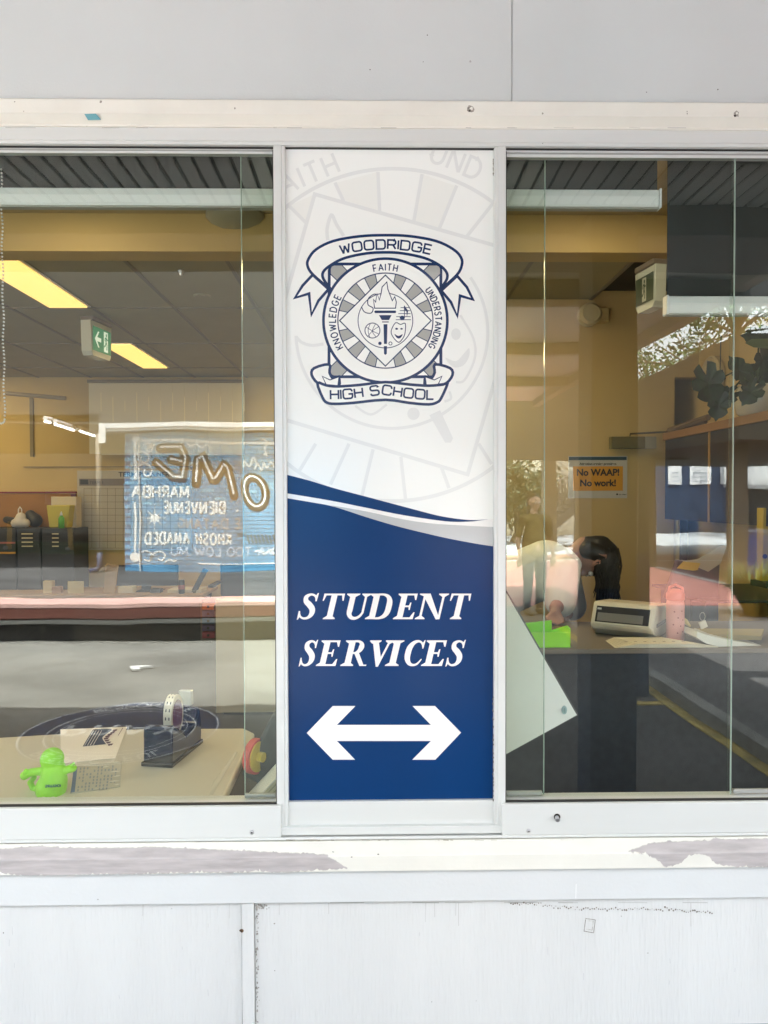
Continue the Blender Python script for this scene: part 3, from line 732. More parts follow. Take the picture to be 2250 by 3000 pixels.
navy.stroke(cp([(913, 1258), (911, 1175)]), 5 * k_, 9.9); navy.fill(cp([(911, 1172), (938, 1210), (930, 1250), (926, 1215), (911, 1198)]), 9.9)
navy.disc(c1((742, 1436)), 12 * k_, 9, 16); navy.circle(c1((815, 1437)), 11 * k_, 5 * k_, 9, n=16)
glyphs(navy, 'FAITH', arc_place(o_, 348 * k_, 0), 46 * k_, 8 * k_, 7, gap=.3, sx=.78)
glyphs(navy, 'KNOWLEDGE', arc_place(o_, 346 * k_, -92), 46 * k_, 8 * k_, 7, gap=.30, sx=.80)
glyphs(navy, 'UNDERSTANDING', arc_place(o_, 346 * k_, 87), 44 * k_, 8 * k_, 7, gap=.24, sx=.72)
# top ribbon
tl = [(275, 960), (205, 1035), (152, 1120), (250, 1090), (266, 1238), (315, 1140), (385, 1060)]
shape(tl, 9, 19); shape([(1278, 968), (1345, 1045), (1388, 1132), (1298, 1105), (1280, 1248), (1235, 1150), (1168, 1070)], 9, 19)
shape([(395, 1055), (280, 962), (240, 900), (246, 850), (300, 783), (420, 725), (600, 693), (780, 685), (950, 692), (1130, 725), (1250, 782), (1305, 840), (1310, 895), (1275, 962), (1168, 1055),
       (1207, 990), (1203, 940), (1150, 890), (1050, 843), (900, 811), (780, 804), (650, 811), (500, 843), (405, 890), (348, 940), (350, 990)], 10, 19, 4)
def wood_place(u, tot):
    cx_, cy_ = c1((782, 780)); Rr = 1300 * k_
    a = (u - tot / 2) / Rr
    return (Vector((cx_ + Rr * math.sin(a), cy_ + Rr * (1 - math.cos(a)))), Vector((math.cos(a), math.sin(a))), Vector((math.sin(a), -math.cos(a))))
glyphs(navy, 'WOODRIDGE', wood_place, 62 * k_, 12.5 * k_, 11, font=GX, sx=.98, gap=.28)
# bottom ribbon
for f in (lambda p: p, lambda p: mir(p, 757)):
    shape(f([(310, 1712), (268, 1655), (285, 1608), (390, 1582), (392, 1640), (425, 1690), (455, 1668), (455, 1735), (370, 1725)]), 9, 19, 3)
    shape(f([(342, 1665), (395, 1690), (458, 1668), (450, 1730), (368, 1722)]), 10.5, 7)
shape(smoothpts([(308, 1712), (345, 1815), (375, 1848), (430, 1856), (550, 1850), (780, 1828), (950, 1850), (1080, 1860), (1140, 1845), (1168, 1815), (1212, 1712), (1180, 1722), (1080, 1730), (950, 1722), (780, 1705), (600, 1725), (450, 1735), (370, 1728)], 3, True), 11.2, 19)
def high_place(u, tot):
    cx_ = c1((757, 0))[0]; x_ = cx_ - tot / 2 + u; t = (x_ - cx_) / (tot / 2)
    y_ = c1((0, 1788 + 36 * math.sin(min(1, abs(t)) * 1.57)))[1]; s_ = (36 * k_ * 1.57 * math.cos(min(1, abs(t)) * 1.57) / (tot / 2)) * (1 if t > 0 else -1)
    rt = Vector((1, s_)).normalized(); return (Vector((x_, y_)), rt, Vector((rt.y, -rt.x)))
glyphs(navy, 'HIGH SCHOOL', high_place, 64 * k_, 12.5 * k_, 12, font=GX, sx=.95, gap=.27)
whi.build('crest_white', crest_w, sign); navy.build('crest_navy', signnavy, sign)

#@@PART2
# ================================================================= OUTDOORS, behind the viewer (seen in the glass)
vsoff = mat('verandah_soffit_paint', (.60, .61, .60), .6, var=.04, vscale=3)
dkbeam = mat('charcoal_shade_cladding', (.035, .036, .038), .7, var=.1, vscale=3)  # near-black tone carries the shade of the undercroft and unlit beams
beige = mat('beige_render', (.42, .38, .30), .7, var=.06, vscale=2)
whiteout = mat('white_fascia_paint', (.72, .73, .73), .5, var=.04, vscale=2)
stainsoff = mat('stained_white_soffit', (.62, .60, .55), .6, var=.22, vscale=1.2, stretch=(1.5, .4, 1))
navyb = mat('navy_render', (.02, .045, .10), .6, var=.12, vscale=2)
ver = empty('verandah_roof', 'verandah roof lined with grooved grey boards over the service window', 'roof')
o0 = None; n = 0
me = MB().box(-.031, .031, -1.56, -.002, 3.118, 3.132)
first = me.build('plank', vsoff, ver)
i = 0
xx = -4.6
while xx < 4.8:
    if i == 0: first.location.x = xx
    else:
        c = first.copy(); COL.objects.link(c); c.parent = ver; c.location.x = xx
    xx += .0835; i += 1
box('roof_deck', dkbeam, -9, 9, -1.6, .3, 3.133, 3.30, ver)
box('roof_beam', dkbeam, -9, 9, -2.25, -1.62, 2.985, 3.30, ver)
# covered walkway leading away from the window
wk = empty('walkway_canopy', 'white covered walkway canopy leading away from the building', 'canopy')
box('soffit', stainsoff, .62, 2.62, -9.5, -2.27, 3.20, 3.24, wk)
box('edge_beam', beige, 2.62, 2.74, -9.5, -2.27, 3.10, 3.34, wk, .01)
box('edge_beam', beige, .50, .62, -9.5, -2.27, 3.10, 3.34, wk, .01)
box('cross_beam', dkbeam, .2, 9, -3.25, -3.05, 3.05, 3.19, wk)
box('cross_beam', beige, .62, 2.62, -5.3, -5.2, 3.08, 3.199, wk)
box('cross_beam', beige, .62, 2.62, -7.4, -7.3, 3.08, 3.199, wk)
# posts
def post(px0, px1, Y, lab, z1=3.1, navy_h=1.15, grp='verandah posts'):
    a, b_ = M(px0, 1700, Y), M(px1, 1700, Y)
    p = empty('post', lab, 'post', grp)
    box('shaft', mat('post_taupe', (.13, .11, .075), .6), a.x, b_.x, Y - (b_.x - a.x), Y, navy_h, z1, p, .004)
    box('painted_foot', navyb, a.x - .002, b_.x + .002, Y - (b_.x - a.x) - .002, Y + .002, 0, navy_h, p, .004)
post(1728, 1862, -1.32, 'stout square verandah post with navy foot close to the window', 2.98)
post(1866, 1900, -3.5, 'short thin post with navy foot behind the stout one', 1.93)
post(1595, 1628, -18.5, 'beige post standing beside the outdoor stair', 3.6, .1)
post(1680, 1696, -17.0, 'slim beige post in front of the outdoor stair', 3.6, .1)

# mural building -----------------------------------------------------------
MY = -13.4
mu = empty('mural_wall', 'blue painted brick wall with a WELCOME mural in many languages under a white fascia', 'wall')
xm0, xm1 = M(366, 1450, MY).x, .4
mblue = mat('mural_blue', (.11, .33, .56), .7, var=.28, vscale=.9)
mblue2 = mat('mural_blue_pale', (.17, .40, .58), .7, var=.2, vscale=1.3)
box('core', mat('mural_joint', (.045, .14, .30), .9), xm0, xm1, MY - .25, MY - .012, 0, 3.02, mu)
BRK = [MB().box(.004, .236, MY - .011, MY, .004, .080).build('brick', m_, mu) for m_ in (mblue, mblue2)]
cnt = 2; rest = MB()
nrow = 35; used = 0
for r_ in range(nrow):
    for c_ in range(int((xm1 - xm0) / .24)):
        x_ = xm0 + c_ * .24 + (.12 if r_ % 2 else 0); z_ = r_ * .086
        if x_ + .24 > xm1: continue
        vis = x_ < M(812, 1500, MY).x - .1 and r_ >= 17
        if vis and cnt < 300:
            if used < 2: b_ = BRK[used]; used += 1
            else:
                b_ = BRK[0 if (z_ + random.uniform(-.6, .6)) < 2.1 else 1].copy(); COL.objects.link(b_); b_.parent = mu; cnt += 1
            b_.location = (x_, 0, z_)
        else: rest.box(x_ + .004, x_ + .236, MY - .011, MY, z_ + .004, z_ + .080)
tag(rest.build('brickwork', mblue, mu), kind='stuff')
def mf(a, b_, l):
    p = M(a, b_, MY); return Vector((p.x, MY + .004 + l * .002, p.z))
mwhite = mat('mural_white', (.78, .82, .84), .7, var=.06, vscale=5)
mp = Print(mf)
# picture crop coordinates (350 + x*.2833, 1230 + y*.2833)
def m1(p): return (350 + p[0] * .28330, 1230 + p[1] * .28330)
mp.stroke([m1((215, 222)), m1((1620, 245))], 7, 1); mp.stroke([m1((800, 1478)), m1((1640, 1490))], 4, 1)
mp.stroke([m1((168, 190)), m1((175, 620))], 9, 1); mp.stroke([m1((165, 850)), m1((175, 1400))], 6, 1)
for q in ([(250, 270), (300, 250), (340, 280), (330, 330), (290, 320), (300, 290)], [(180, 370), (230, 330), (290, 350), (310, 400), (270, 440), (220, 410), (240, 380)],
          [(200, 480), (270, 450), (330, 490), (330, 560), (280, 580), (255, 540), (280, 510)], [(230, 1370), (290, 1350), (340, 1400), (310, 1460), (260, 1440)],
          [(320, 1440), (370, 1370), (440, 1360), (470, 1400), (440, 1450), (400, 1430)], [(470, 1470), (520, 1440), (560, 1460), (600, 1440)],
          [(700, 250), (740, 280), (790, 260), (850, 290), (900, 260), (960, 290)], [(340, 250), (300, 300), (370, 260)]):
    mp.stroke([m1(p) for p in smoothpts(q)], 4.5, 1)
for k in range(8):
    a = k * PI / 4; c_ = (360, 1010); L_ = 140 if k % 2 == 0 else 110
    mp.stroke([(*m1((c_[0] + 30 * math.cos(a), c_[1] + 30 * math.sin(a))), 5), (*m1((c_[0] + L_ * math.cos(a), c_[1] + L_ * math.sin(a))), .6)], 3, 1.2)
mp.disc(m1((360, 1010)), 12, 1.4, 20); mp.disc(m1((170, 1420)), 15, 1.4, 20); mp.disc(m1((165, 200)), 10, 1.4, 20); mp.disc(m1((1208, 935)), 4, 1.4, 12)
def word(s_, xr, yb, xl, h_, wd, layer=1.6, ang=0):   # mirrored: runs from right to left in the glass
    x0, y0 = m1((xr, yb)); x1, _ = m1((xl, yb)); hh = h_ * .2833
    tot = sum(GL[c][0] + .26 for c in s_) * hh - .26 * hh
    sxx = (x0 - x1) / tot
    glyphs(mp_, s_, line_place(x0, y0, ang, True), hh, wd, layer, sx=sxx * 1.0 + (sxx - 1) * .3, gap=.26)
mp_ = mp
word('MARHBA', 725, 800, 140, 112, 6.4); word('BIENVENUE', 1075, 955, 470, 112, 6.2)
word('KHOSH AMADED', 1140, 1280, 280, 112, 6.4)
for q in ([(1290, 480), (1300, 420), (1350, 470), (1390, 380), (1420, 440)], [(1400, 500), (1430, 440), (1470, 500), (1490, 430), (1520, 480), (1560, 420), (1600, 480)],
          [(1480, 200), (1530, 240), (1500, 290), (1520, 350), (1490, 340)], [(1400, 1360), (1460, 1350), (1500, 1390), (1560, 1340), (1600, 1400)]):
    mp.stroke([m1(p) for p in smoothpts(q)], 5, 1.2)
mp.build('mural_white', mwhite, mu)
mp_ = Print(mf)
word('E DATANG', 1230, 1110, 610, 95, 4.5); mp_.build('mural_word', mat('mural_tan', (.42, .40, .42), .7), mu)
mp_ = Print(mf)
word('VA TOO LOW MU', 1600, 1400, 540, 85, 4.5); mp_.build('mural_word', mat('mural_pale', (.5, .62, .78), .7), mu)
mp_ = Print(mf)
for x_ in range(1320, 1620, 38): mp_.stroke([m1((x_, 1180)), m1((x_ + 25, 1270))], 6, 1.3)
mp_.stroke([m1((1210, 1170)), m1((1300, 1180))], 5, 1.3); mp_.build('mural_word', mat('mural_ink', (.04, .09, .14), .7), mu)
# big bubble letters
def bubble(core, wd, name):
    for lay, w_, m_ in ((2.2, wd + 9, mat('mural_outline_dark', (.03, .03, .035), .7)), (2.6, wd, mat('mural_chrome', (.055, .06, .065), .6, var=.5, vscale=3)), (3, wd * .36, mat('mural_shine', (.74, .78, .80), .6))):
        p_ = Print(mf)
        for q in core:
            off = 0 if lay < 2.9 else -wd * .2
            pts = [(m1(p)[0] + off * .4, m1(p)[1] + off) for p in q]
            p_.stroke(pts, w_, lay)
            if lay < 2.9:
                for e in (pts[0], pts[-1]): p_.disc(e, w_ / 2, lay + .1, 12)
        p_.build(name, m_, mu)
    p_ = Print(mf)
bubble([[(420, 300), (640, 300), (690, 400), (660, 600), (560, 590), (380, 440)], [(530, 410), (660, 440)]], 15, 'mural_letter')
bubble([[(800, 660), (810, 420), (860, 390), (960, 620), (990, 620), (1080, 470), (1120, 500), (1170, 780)]], 17, 'mural_letter')
bubble([[(a * 1.0, b_) for a, b_ in [(1400 + 110 * math.cos(R(t)) + 25 * math.sin(R(t)), 740 + 165 * math.sin(R(t))) for t in range(0, 361, 20)]]], 15, 'mural_letter')
# fascia, base, dark storey added to keep the sky out of the glass
ub = empty('classroom_building', 'long white fascia above the mural wall under an added dark storey', 'building')
fz0 = M(560, 1262, MY + .3).z; fz1 = M(560, 1240, MY + .3).z
fx0 = M(292, 1250, MY + .3).x
MB().box(fx0, 1.2, MY - .3, MY + .25, fz0, fz0 + .06).box(fx0, 1.2, MY - .3, MY + .3, fz0 + .06, fz1).build('fascia', whiteout, ub)
box('wall', dkbeam, -40, 1.2, MY - 6, MY + .1, fz1 + .002, 9, ub)  # storey put in so the glass reflects dark instead of sky
box('wall', dkbeam, -40, -30, -50, MY - 6, 0, 9, ub)
box('fascia_end', whiteout, fx0 - .002, fx0 + .12, MY + .3, MY + .33, fz0 - .25, fz1, ub)
box('soffit', dkbeam, -40, fx0 - .1, -24, MY + .1, 3.25, 3.4, ub)
box('recess_wall', dkbeam, -40, xm0, -26, -25, 0, 4, ub)
dp = empty('downpipe', 'pale downpipe with a dark kicked-out foot beside the mural', 'pipe')
a = M(293, 1600, MY + .2)
MB().tube([(a.x, a.y, 3.0), (a.x, a.y, .45)], .055, 10).build('pipe', mat('pipe_taupe', (.16, .14, .11), .6), dp, smooth=True)
MB().tube([(a.x, a.y, .45), (a.x, a.y, .14), (a.x - .06, a.y + .02, .05), (a.x - .2, a.y + .06, .02)], .06, 10).build('pipe_foot', navypaint, dp, smooth=True)
cd_ = empty('conduit', 'thin white conduit running down the mural bricks', 'pipe')
a = M(410, 1450, MY + .03); MB().tube([(a.x - .25, a.y, 2.99), (a.x - .05, a.y, 2.99), (a.x, a.y, 2.9), (a.x, a.y, .02)], .016, 6).build('pipe', whiteout, cd_)
# tubes of light under the left building
for i, (a, b_, lab) in enumerate((((134, 1235), (150, 1238), 'shortest lit fluorescent tube reflected beside the far whiteboard rail'), ((163, 1243), (229, 1262), 'longest lit fluorescent tube in the middle of the sloping row of three'), ((241, 1262), (286, 1277), 'lit fluorescent tube nearest the mural, last of the sloping row'))):
    p0 = MG(*a, 3.1); p1 = MG(*b_, 3.1)
    f_ = empty('fluorescent_light', lab, 'light', 'lit tubes in the undercroft')
    MB().tube([p0, p1.lerp(p0, .12)], .028, 8).build('tube', mat('tube_glow', (1, 1, 1), .5, emit=(1, .97, .9), estr=2.5), f_)
    MB().tube([p0 + Vector((0, 0, .06)), p1 + Vector((0, 0, .06))], .05, 6).build('housing', whiteout, f_)
for i, px in enumerate((25, 210)):
    p = MG(px, 1612)
    b_ = empty('bollard', ('yellow bollard at the edge of the lawn farther from the mural', 'yellow bollard at the edge of the lawn nearer the downpipe')[i], 'bollard', 'yellow bollards by the lawn')
    MB().lathe([(.07, .0), (.07, .84), (.055, .89), (.001, .9)], (p.x, p.y, 0), 12).build('post', mat('bollard_yellow', (.75, .45, .12), .5), b_, smooth=True)
    MB().ball((p.x - .06, p.y + .1, .07), .07, 8).build('ball_foot', steel, b_, smooth=True)
bn = empty('banner', 'pale blue banner lettered RESPONSIBLE hung beyond the mural building', 'banner')
YB = -22.0
def bf(a, b_, l): p = M(a, b_, YB); return Vector((p.x, YB + .012 + l * .003, p.z))
a, b_ = M(137, 1480, YB), M(275, 1432, YB)
box('sheet', mat('banner_blue', (.30, .36, .48), .6), a.x, b_.x, YB - .02, YB, a.z, b_.z, bn)
mp_ = Print(bf)
glyphs(mp_, 'RESPONSIBLE', line_place(270, 1474, 0, True), 24, 3.5, 0, sx=.45, gap=.16); mp_.build('lettering', mat('banner_tan', (.5, .42, .3), .6), bn)
# bench / bleacher
bh = empty('bench', 'long low bench with a pink timber seat and a dark panel standing for the shade beneath', 'bench')
YS = -5.75; xs0, xs1 = -9.0, .3
def zy(py, Y): return M(600, py, Y).z
zt = zy(1765, YS)
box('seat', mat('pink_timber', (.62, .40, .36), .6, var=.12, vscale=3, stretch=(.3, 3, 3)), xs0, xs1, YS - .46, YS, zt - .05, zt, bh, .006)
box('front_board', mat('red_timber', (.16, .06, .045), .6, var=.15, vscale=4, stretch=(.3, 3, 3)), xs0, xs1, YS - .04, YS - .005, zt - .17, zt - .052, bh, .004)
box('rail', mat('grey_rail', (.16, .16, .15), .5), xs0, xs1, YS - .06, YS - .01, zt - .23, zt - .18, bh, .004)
box('under_seat_shade', mat('bench_shade_panel', (.075, .072, .068), .8), xs0, xs1, YS - .42, YS - .12, 0, zt - .052, bh)  # dark panel put in for the shade under the seat
# right-hand outdoor scene -------------------------------------------------
rb = empty('elevated_building', 'long elevated building standing on columns beside the court', 'building')
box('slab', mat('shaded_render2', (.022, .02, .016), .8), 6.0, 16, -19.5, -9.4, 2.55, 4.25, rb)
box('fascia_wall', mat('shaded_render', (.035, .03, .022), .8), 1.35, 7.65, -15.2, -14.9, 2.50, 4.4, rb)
for k in range(3): box('column', mat('post_taupe', (.13, .11, .075), .6), 6.3, 6.55, -10.4 - k * 4, -10.15 - k * 4, 0, 2.549, rb)
fb = empty('far_building', 'white two storey building with a navy painted ground floor across the court', 'building')
YF = -28.0
def fx(px): return M(px, 1500, YF).x
def fz(py): return M(2000, py, YF).z
box('wall', navyb, fx(1925), fx(2135), YF - .5, YF, 0, fz(1330), fb)
box('upper_wall', whiteout, fx(2112), fx(2420), YF - .4, YF + .3, fz(1420), fz(1240), fb)
box('wall', beige, fx(1480), fx(1925), YF - .3, YF - .1, 0, fz(1240), fb)
box('column', whiteout, fx(2095), fx(2106), YF + 1.6, YF + 1.75, 0, fz(1320), fb)
box('eave', mat('eave_grey', (.35, .35, .35), .6), fx(2112), fx(2420), YF + .3, YF + .8, fz(1430), fz(1420), fb)
box('recess', dkbeam, fx(2180), fx(2420), YF - .5, YF - .2, 0, fz(1432), fb)
wd_ = box('window', whiteout, fx(2152), fx(2205), YF + .3, YF + .34, fz(1345), fz(1312), fb); wd_2 = box('pane', dkbeam, fx(2158), fx(2200), YF + .341, YF + .36, fz(1342), fz(1316), wd_)
dr = box('door', navyb, fx(2150), fx(2178), YF, YF + .06, 0, fz(1440), fb)
for k, (a, b_) in enumerate(((2155, 1490), (2163, 1501))): box('notice', whiteout, fx(a), fx(a + 10), YF + .061, YF + .07, fz(b_ + 9), fz(b_), fb)
for (a, b_, c_, d_) in ((2017, 2083, 1342, 1312), (2017, 2083, 1418, 1358), (1960, 1993, 1418, 1358)):
    nb = box('notice_board', mat('notice_white', (.85, .86, .86), .5), fx(a), fx(b_), YF + .002, YF + .05, fz(c_), fz(d_), fb)
    for k in range(3):
        box('text_line', mat('notice_text', (.35, .37, .42), .6), fx(a + 8), fx(b_ - 8), YF + .051, YF + .055, fz(c_ - 9 - k * 12), fz(c_ - 11 - k * 12), nb)
# stair
sr = empty('outdoor_stair', 'outdoor steel stair with vertical balusters across the court', 'stair')
YT = -20.0
def tx(px): return M(px, 1500, YT).x
def tz(py): return M(1680, py, YT).z
sa = (tx(1628), tz(1545)); sb = (tx(1735), tz(1462))
stl = mat('stair_grey', (.16, .15, .13), .6)
for dy in (0, -1.1):
    MB().prism([(sa[0], sa[1]), (sb[0], sb[1]), (sb[0], sb[1] + .28), (sa[0], sa[1] + .28)], 'y', YT + dy, YT + dy + .06).build('stringer', stl, sr)
    hr = MB(); hr.tube([(sa[0], YT + dy, sa[1] + 1.15), (sb[0], YT + dy, sb[1] + 1.15)], .03, 6); hr.build('handrail', stl, sr)
    for k in range(14):
        t = k / 13; x_ = sa[0] + (sb[0] - sa[0]) * t; z_ = sa[1] + (sb[1] - sa[1]) * t
        MB().tube([(x_, YT + dy, z_ + .2), (x_, YT + dy, z_ + 1.15)], .014, 5).build('baluster', stl, sr)
for k in range(8):
    t = k / 8; x_ = sa[0] + (sb[0] - sa[0]) * t; z_ = sa[1] + (sb[1] - sa[1]) * t
    box('tread', stl, x_, x_ + .28, YT - 1.1, YT, z_ + .2, z_ + .24, sr)
hz = MB()
# trees
leafm = mat('leaf_green', (.055, .10, .025), .7, var=.5, vscale=3)
barkm = mat('bark', (.12, .09, .06), .9, var=.3, vscale=8)
lowleaf = mat('low_leaf_olive', (.03, .045, .02), .8, var=.4, vscale=3)
def tree(c, rad, h, n, lab, name='gum_tree', seed=1, trunkh=3, ls=.14, grp='trees beyond the court'):
    rnd = random.Random(seed); e = empty(name, lab, 'tree', grp)
    MB().tube([(c[0], c[1], 0), (c[0] + .15, c[1], trunkh * .6), (c[0], c[1] + .1, trunkh + h * .4)], [.22, .17, .08], 8).build('trunk', barkm, e)
    lm = MB(); mb = MB()
    cl = [(Vector((rnd.uniform(-1, 1), rnd.uniform(-1, 1), rnd.uniform(-1, 1)))) for _ in range(26)]
    cl = [v * (rad / max(1, v.length)) for v in cl]
    for v in cl:
        cc = Vector((c[0] + v.x, c[1] + v.y, trunkh + h / 2 + v.z * h / (2 * rad)))
        lm.tube([(c[0], c[1] + .1, trunkh + h * .25), cc], [.05, .015], 5)
        for k in range(n // 26):
            p = cc + Vector((rnd.gauss(0, .42), rnd.gauss(0, .42), rnd.gauss(0, .34))) * rad * .5
            a = Vector((rnd.uniform(-1, 1), rnd.uniform(-1, 1), rnd.uniform(-1, 1))).normalized(); b_ = a.cross(Vector((rnd.uniform(-1, 1), rnd.uniform(-1, 1), rnd.uniform(-1, 1)))).normalized()
            s_ = ls * rnd.uniform(.6, 1.4)
            mb.add([p - a * s_, p + b_ * s_ * .35, p + a * s_, p - b_ * s_ * .35], [(0, 1, 2, 3)])
    lm.build('limb', barkm, e); cr = mb.build('crown', leafm if rad > 2 else lowleaf, e); tag(cr, kind='stuff')
def at(px, py, Y): return M(px, py, Y)
for i, (px, py, Y, rad, h, n, lab) in enumerate((
        (2150, 880, -24, 2.3, 5.0, 5200, 'leafy gum tree seen over the elevated roof, nearest the canopy edge'),
        (2020, 1010, -30, 2.6, 4.0, 3000, 'sparse gum tree in the middle of the bright sky strip'),
        (1900, 1080, -36, 2.5, 4.0, 1500, 'thin crowned tree at the narrow end of the sky strip'))):
    p = at(px, py, Y); tree((p.x, p.y), rad, h, n // 2, lab, seed=i + 3, trunkh=p.z - h / 2)
for i, (px, Y, lab) in enumerate(((1510, -23, 'low leafy tree behind the outdoor seating'), (1560, -26, 'second leafy tree behind the outdoor seating, nearer the stair'))):
    p = at(px, 1500, Y); tree((p.x, p.y), 1.5, 2.4, 1800, lab, seed=i + 11, trunkh=.6, grp='low trees by the seating')
def tussock(p, rad, h, n, lab, seed=5):
    rnd = random.Random(seed); mb = MB()
    for k in range(n):
        a = rnd.uniform(0, 2 * PI); l = rnd.uniform(.5, 1) * rad; t = Vector((math.cos(a) * l, math.sin(a) * l, h * rnd.uniform(.5, 1)))
        b0 = Vector(p) + Vector((rnd.uniform(-.1, .1), rnd.uniform(-.1, .1), 0)); s_ = Vector((-math.sin(a), math.cos(a), 0)) * .012
        m_ = b0 + t * .5 + Vector((0, 0, .12 * h))
        mb.add([b0 - s_, b0 + s_, m_ + s_, m_ - s_, b0 + t], [(0, 1, 2, 3), (3, 2, 4)])
    o = mb.build('grass_tussock', leafm); tag(o, lab, 'plant')
p = MG(2215, 1800); tussock(p, .55, .75, 420, 'spiky grass plant growing at the edge of the yard')
bi = empty('wheelie_bin', 'blue wheelie bin with a paler lid standing on the court', 'bin')
p = MG(2212, 1700); bb = mat('bin_blue', (.03, .09, .35), .5)
MB().prism([(-.22, 0), (.22, 0), (.28, .88), (-.28, .88)], 'y', p.y - .5, p.y).build('body', bb, bi); bi.children[0].location.x = p.x
box('lid', mat('bin_lid', (.25, .33, .5), .45), p.x - .31, p.x + .31, p.y - .56, p.y + .05, .882, .95, bi, .01)

pz_ = MG(405, 1965)
o = MB().prism([(-.09, -.05), (-.02, .08), (.05, .06), (.01, -.02), (.12, -.06), (.05, -.09)], 'z', .011, .03, Matrix.Translation((pz_.x, pz_.y, 0))).build('paper_scrap', whiteout); tag(o, 'crumpled white paper scrap lying on the concrete by the bench', 'litter')
# people -------------------------------------------------------------------
def hand(caps, w_, d_, side, s_=1.0):
    """palm plus five curled fingers, from wrist w_ along direction d_"""
    d_ = Vector(d_).normalized(); sd = Vector(side).normalized(); nrm = d_.cross(sd).normalized()
    pc = Vector(w_) + d_ * .045 * s_
    caps.append((w_, .026 * s_, tuple(pc), .030 * s_)); caps.append((tuple(pc - sd * .018 * s_), .021 * s_, tuple(pc + sd * .018 * s_ + d_ * .03 * s_), .021 * s_))
    for k, L in enumerate((.068, .078, .072, .056)):
        b0 = pc + d_ * .035 * s_ + sd * (k - 1.5) * .021 * s_
        m_ = b0 + d_ * L * .5 * s_ + nrm * .008 * s_; e_ = m_ + (d_ * .8 + nrm * .6).normalized() * L * .5 * s_
        caps.append((tuple(b0), .0092 * s_, tuple(m_), .0088 * s_)); caps.append((tuple(m_), .0088 * s_, tuple(e_), .0074 * s_))
    t0 = pc - sd * .028 * s_; t1 = t0 - sd * .022 * s_ + d_ * .025 * s_; t2 = t1 + d_ * .03 * s_ + nrm * .01 * s_
    caps.append((tuple(t0), .013 * s_, tuple(t1), .011 * s_)); caps.append((tuple(t1), .011 * s_, tuple(t2), .009 * s_))
def face_parts(parent, c, fwd, up, s_, skin_m):
    """eyes, brows, mouth, ears on a head centred at c"""
    c = Vector(c); f = Vector(fwd).normalized(); u = Vector(up).normalized(); r_ = f.cross(u).normalized()
    ew = mat('eye_white', (.8, .8, .78), .3); ed = mat('eye_dark', (.03, .02, .015), .3); lip = mat('lip', (.35, .12, .10), .5)
    for sg in (-1, 1):
        e = c + f * .083 * s_ + r_ * sg * .032 * s_ + u * .008 * s_
        MB().ball(e, .012 * s_, 8).build('eye', ew, parent, smooth=True)
        MB().ball(e + f * .0075 * s_, .0062 * s_, 8).build('iris', ed, parent, smooth=True)
        q = c + r_ * sg * .078 * s_ - f * .005 * s_
        MB().tube([q + u * .03 * s_, q + r_ * sg * .012 * s_ + u * .02 * s_ - f * .012 * s_, q + r_ * sg * .01 * s_ - u * .012 * s_ - f * .006 * s_, q - u * .03 * s_], [.006 * s_, .008 * s_, .007 * s_, .005 * s_], 8).build('ear', skin_m, parent, smooth=True)
    MB().tube([c + f * .088 * s_ - u * .055 * s_ - r_ * .022 * s_, c + f * .096 * s_ - u * .053 * s_, c + f * .088 * s_ - u * .055 * s_ + r_ * .022 * s_], [.003 * s_, .006 * s_, .003 * s_], 6).build('mouth', lip, parent, smooth=True)
def head_caps(c, f, u, s_=1.0):
    c = Vector(c); f = Vector(f).normalized(); u = Vector(u).normalized(); r_ = f.cross(u)
    return [(tuple(c + u * .025 * s_ - f * .012 * s_), .088 * s_, tuple(c + u * .005 * s_ + f * .005 * s_), .080 * s_), (tuple(c - u * .03 * s_ + f * .012 * s_), .062 * s_, tuple(c - u * .075 * s_ + f * .035 * s_), .036 * s_),
            (tuple(c + f * .082 * s_ + u * .005 * s_), .011 * s_, tuple(c + f * .100 * s_ - u * .022 * s_), .013 * s_)]
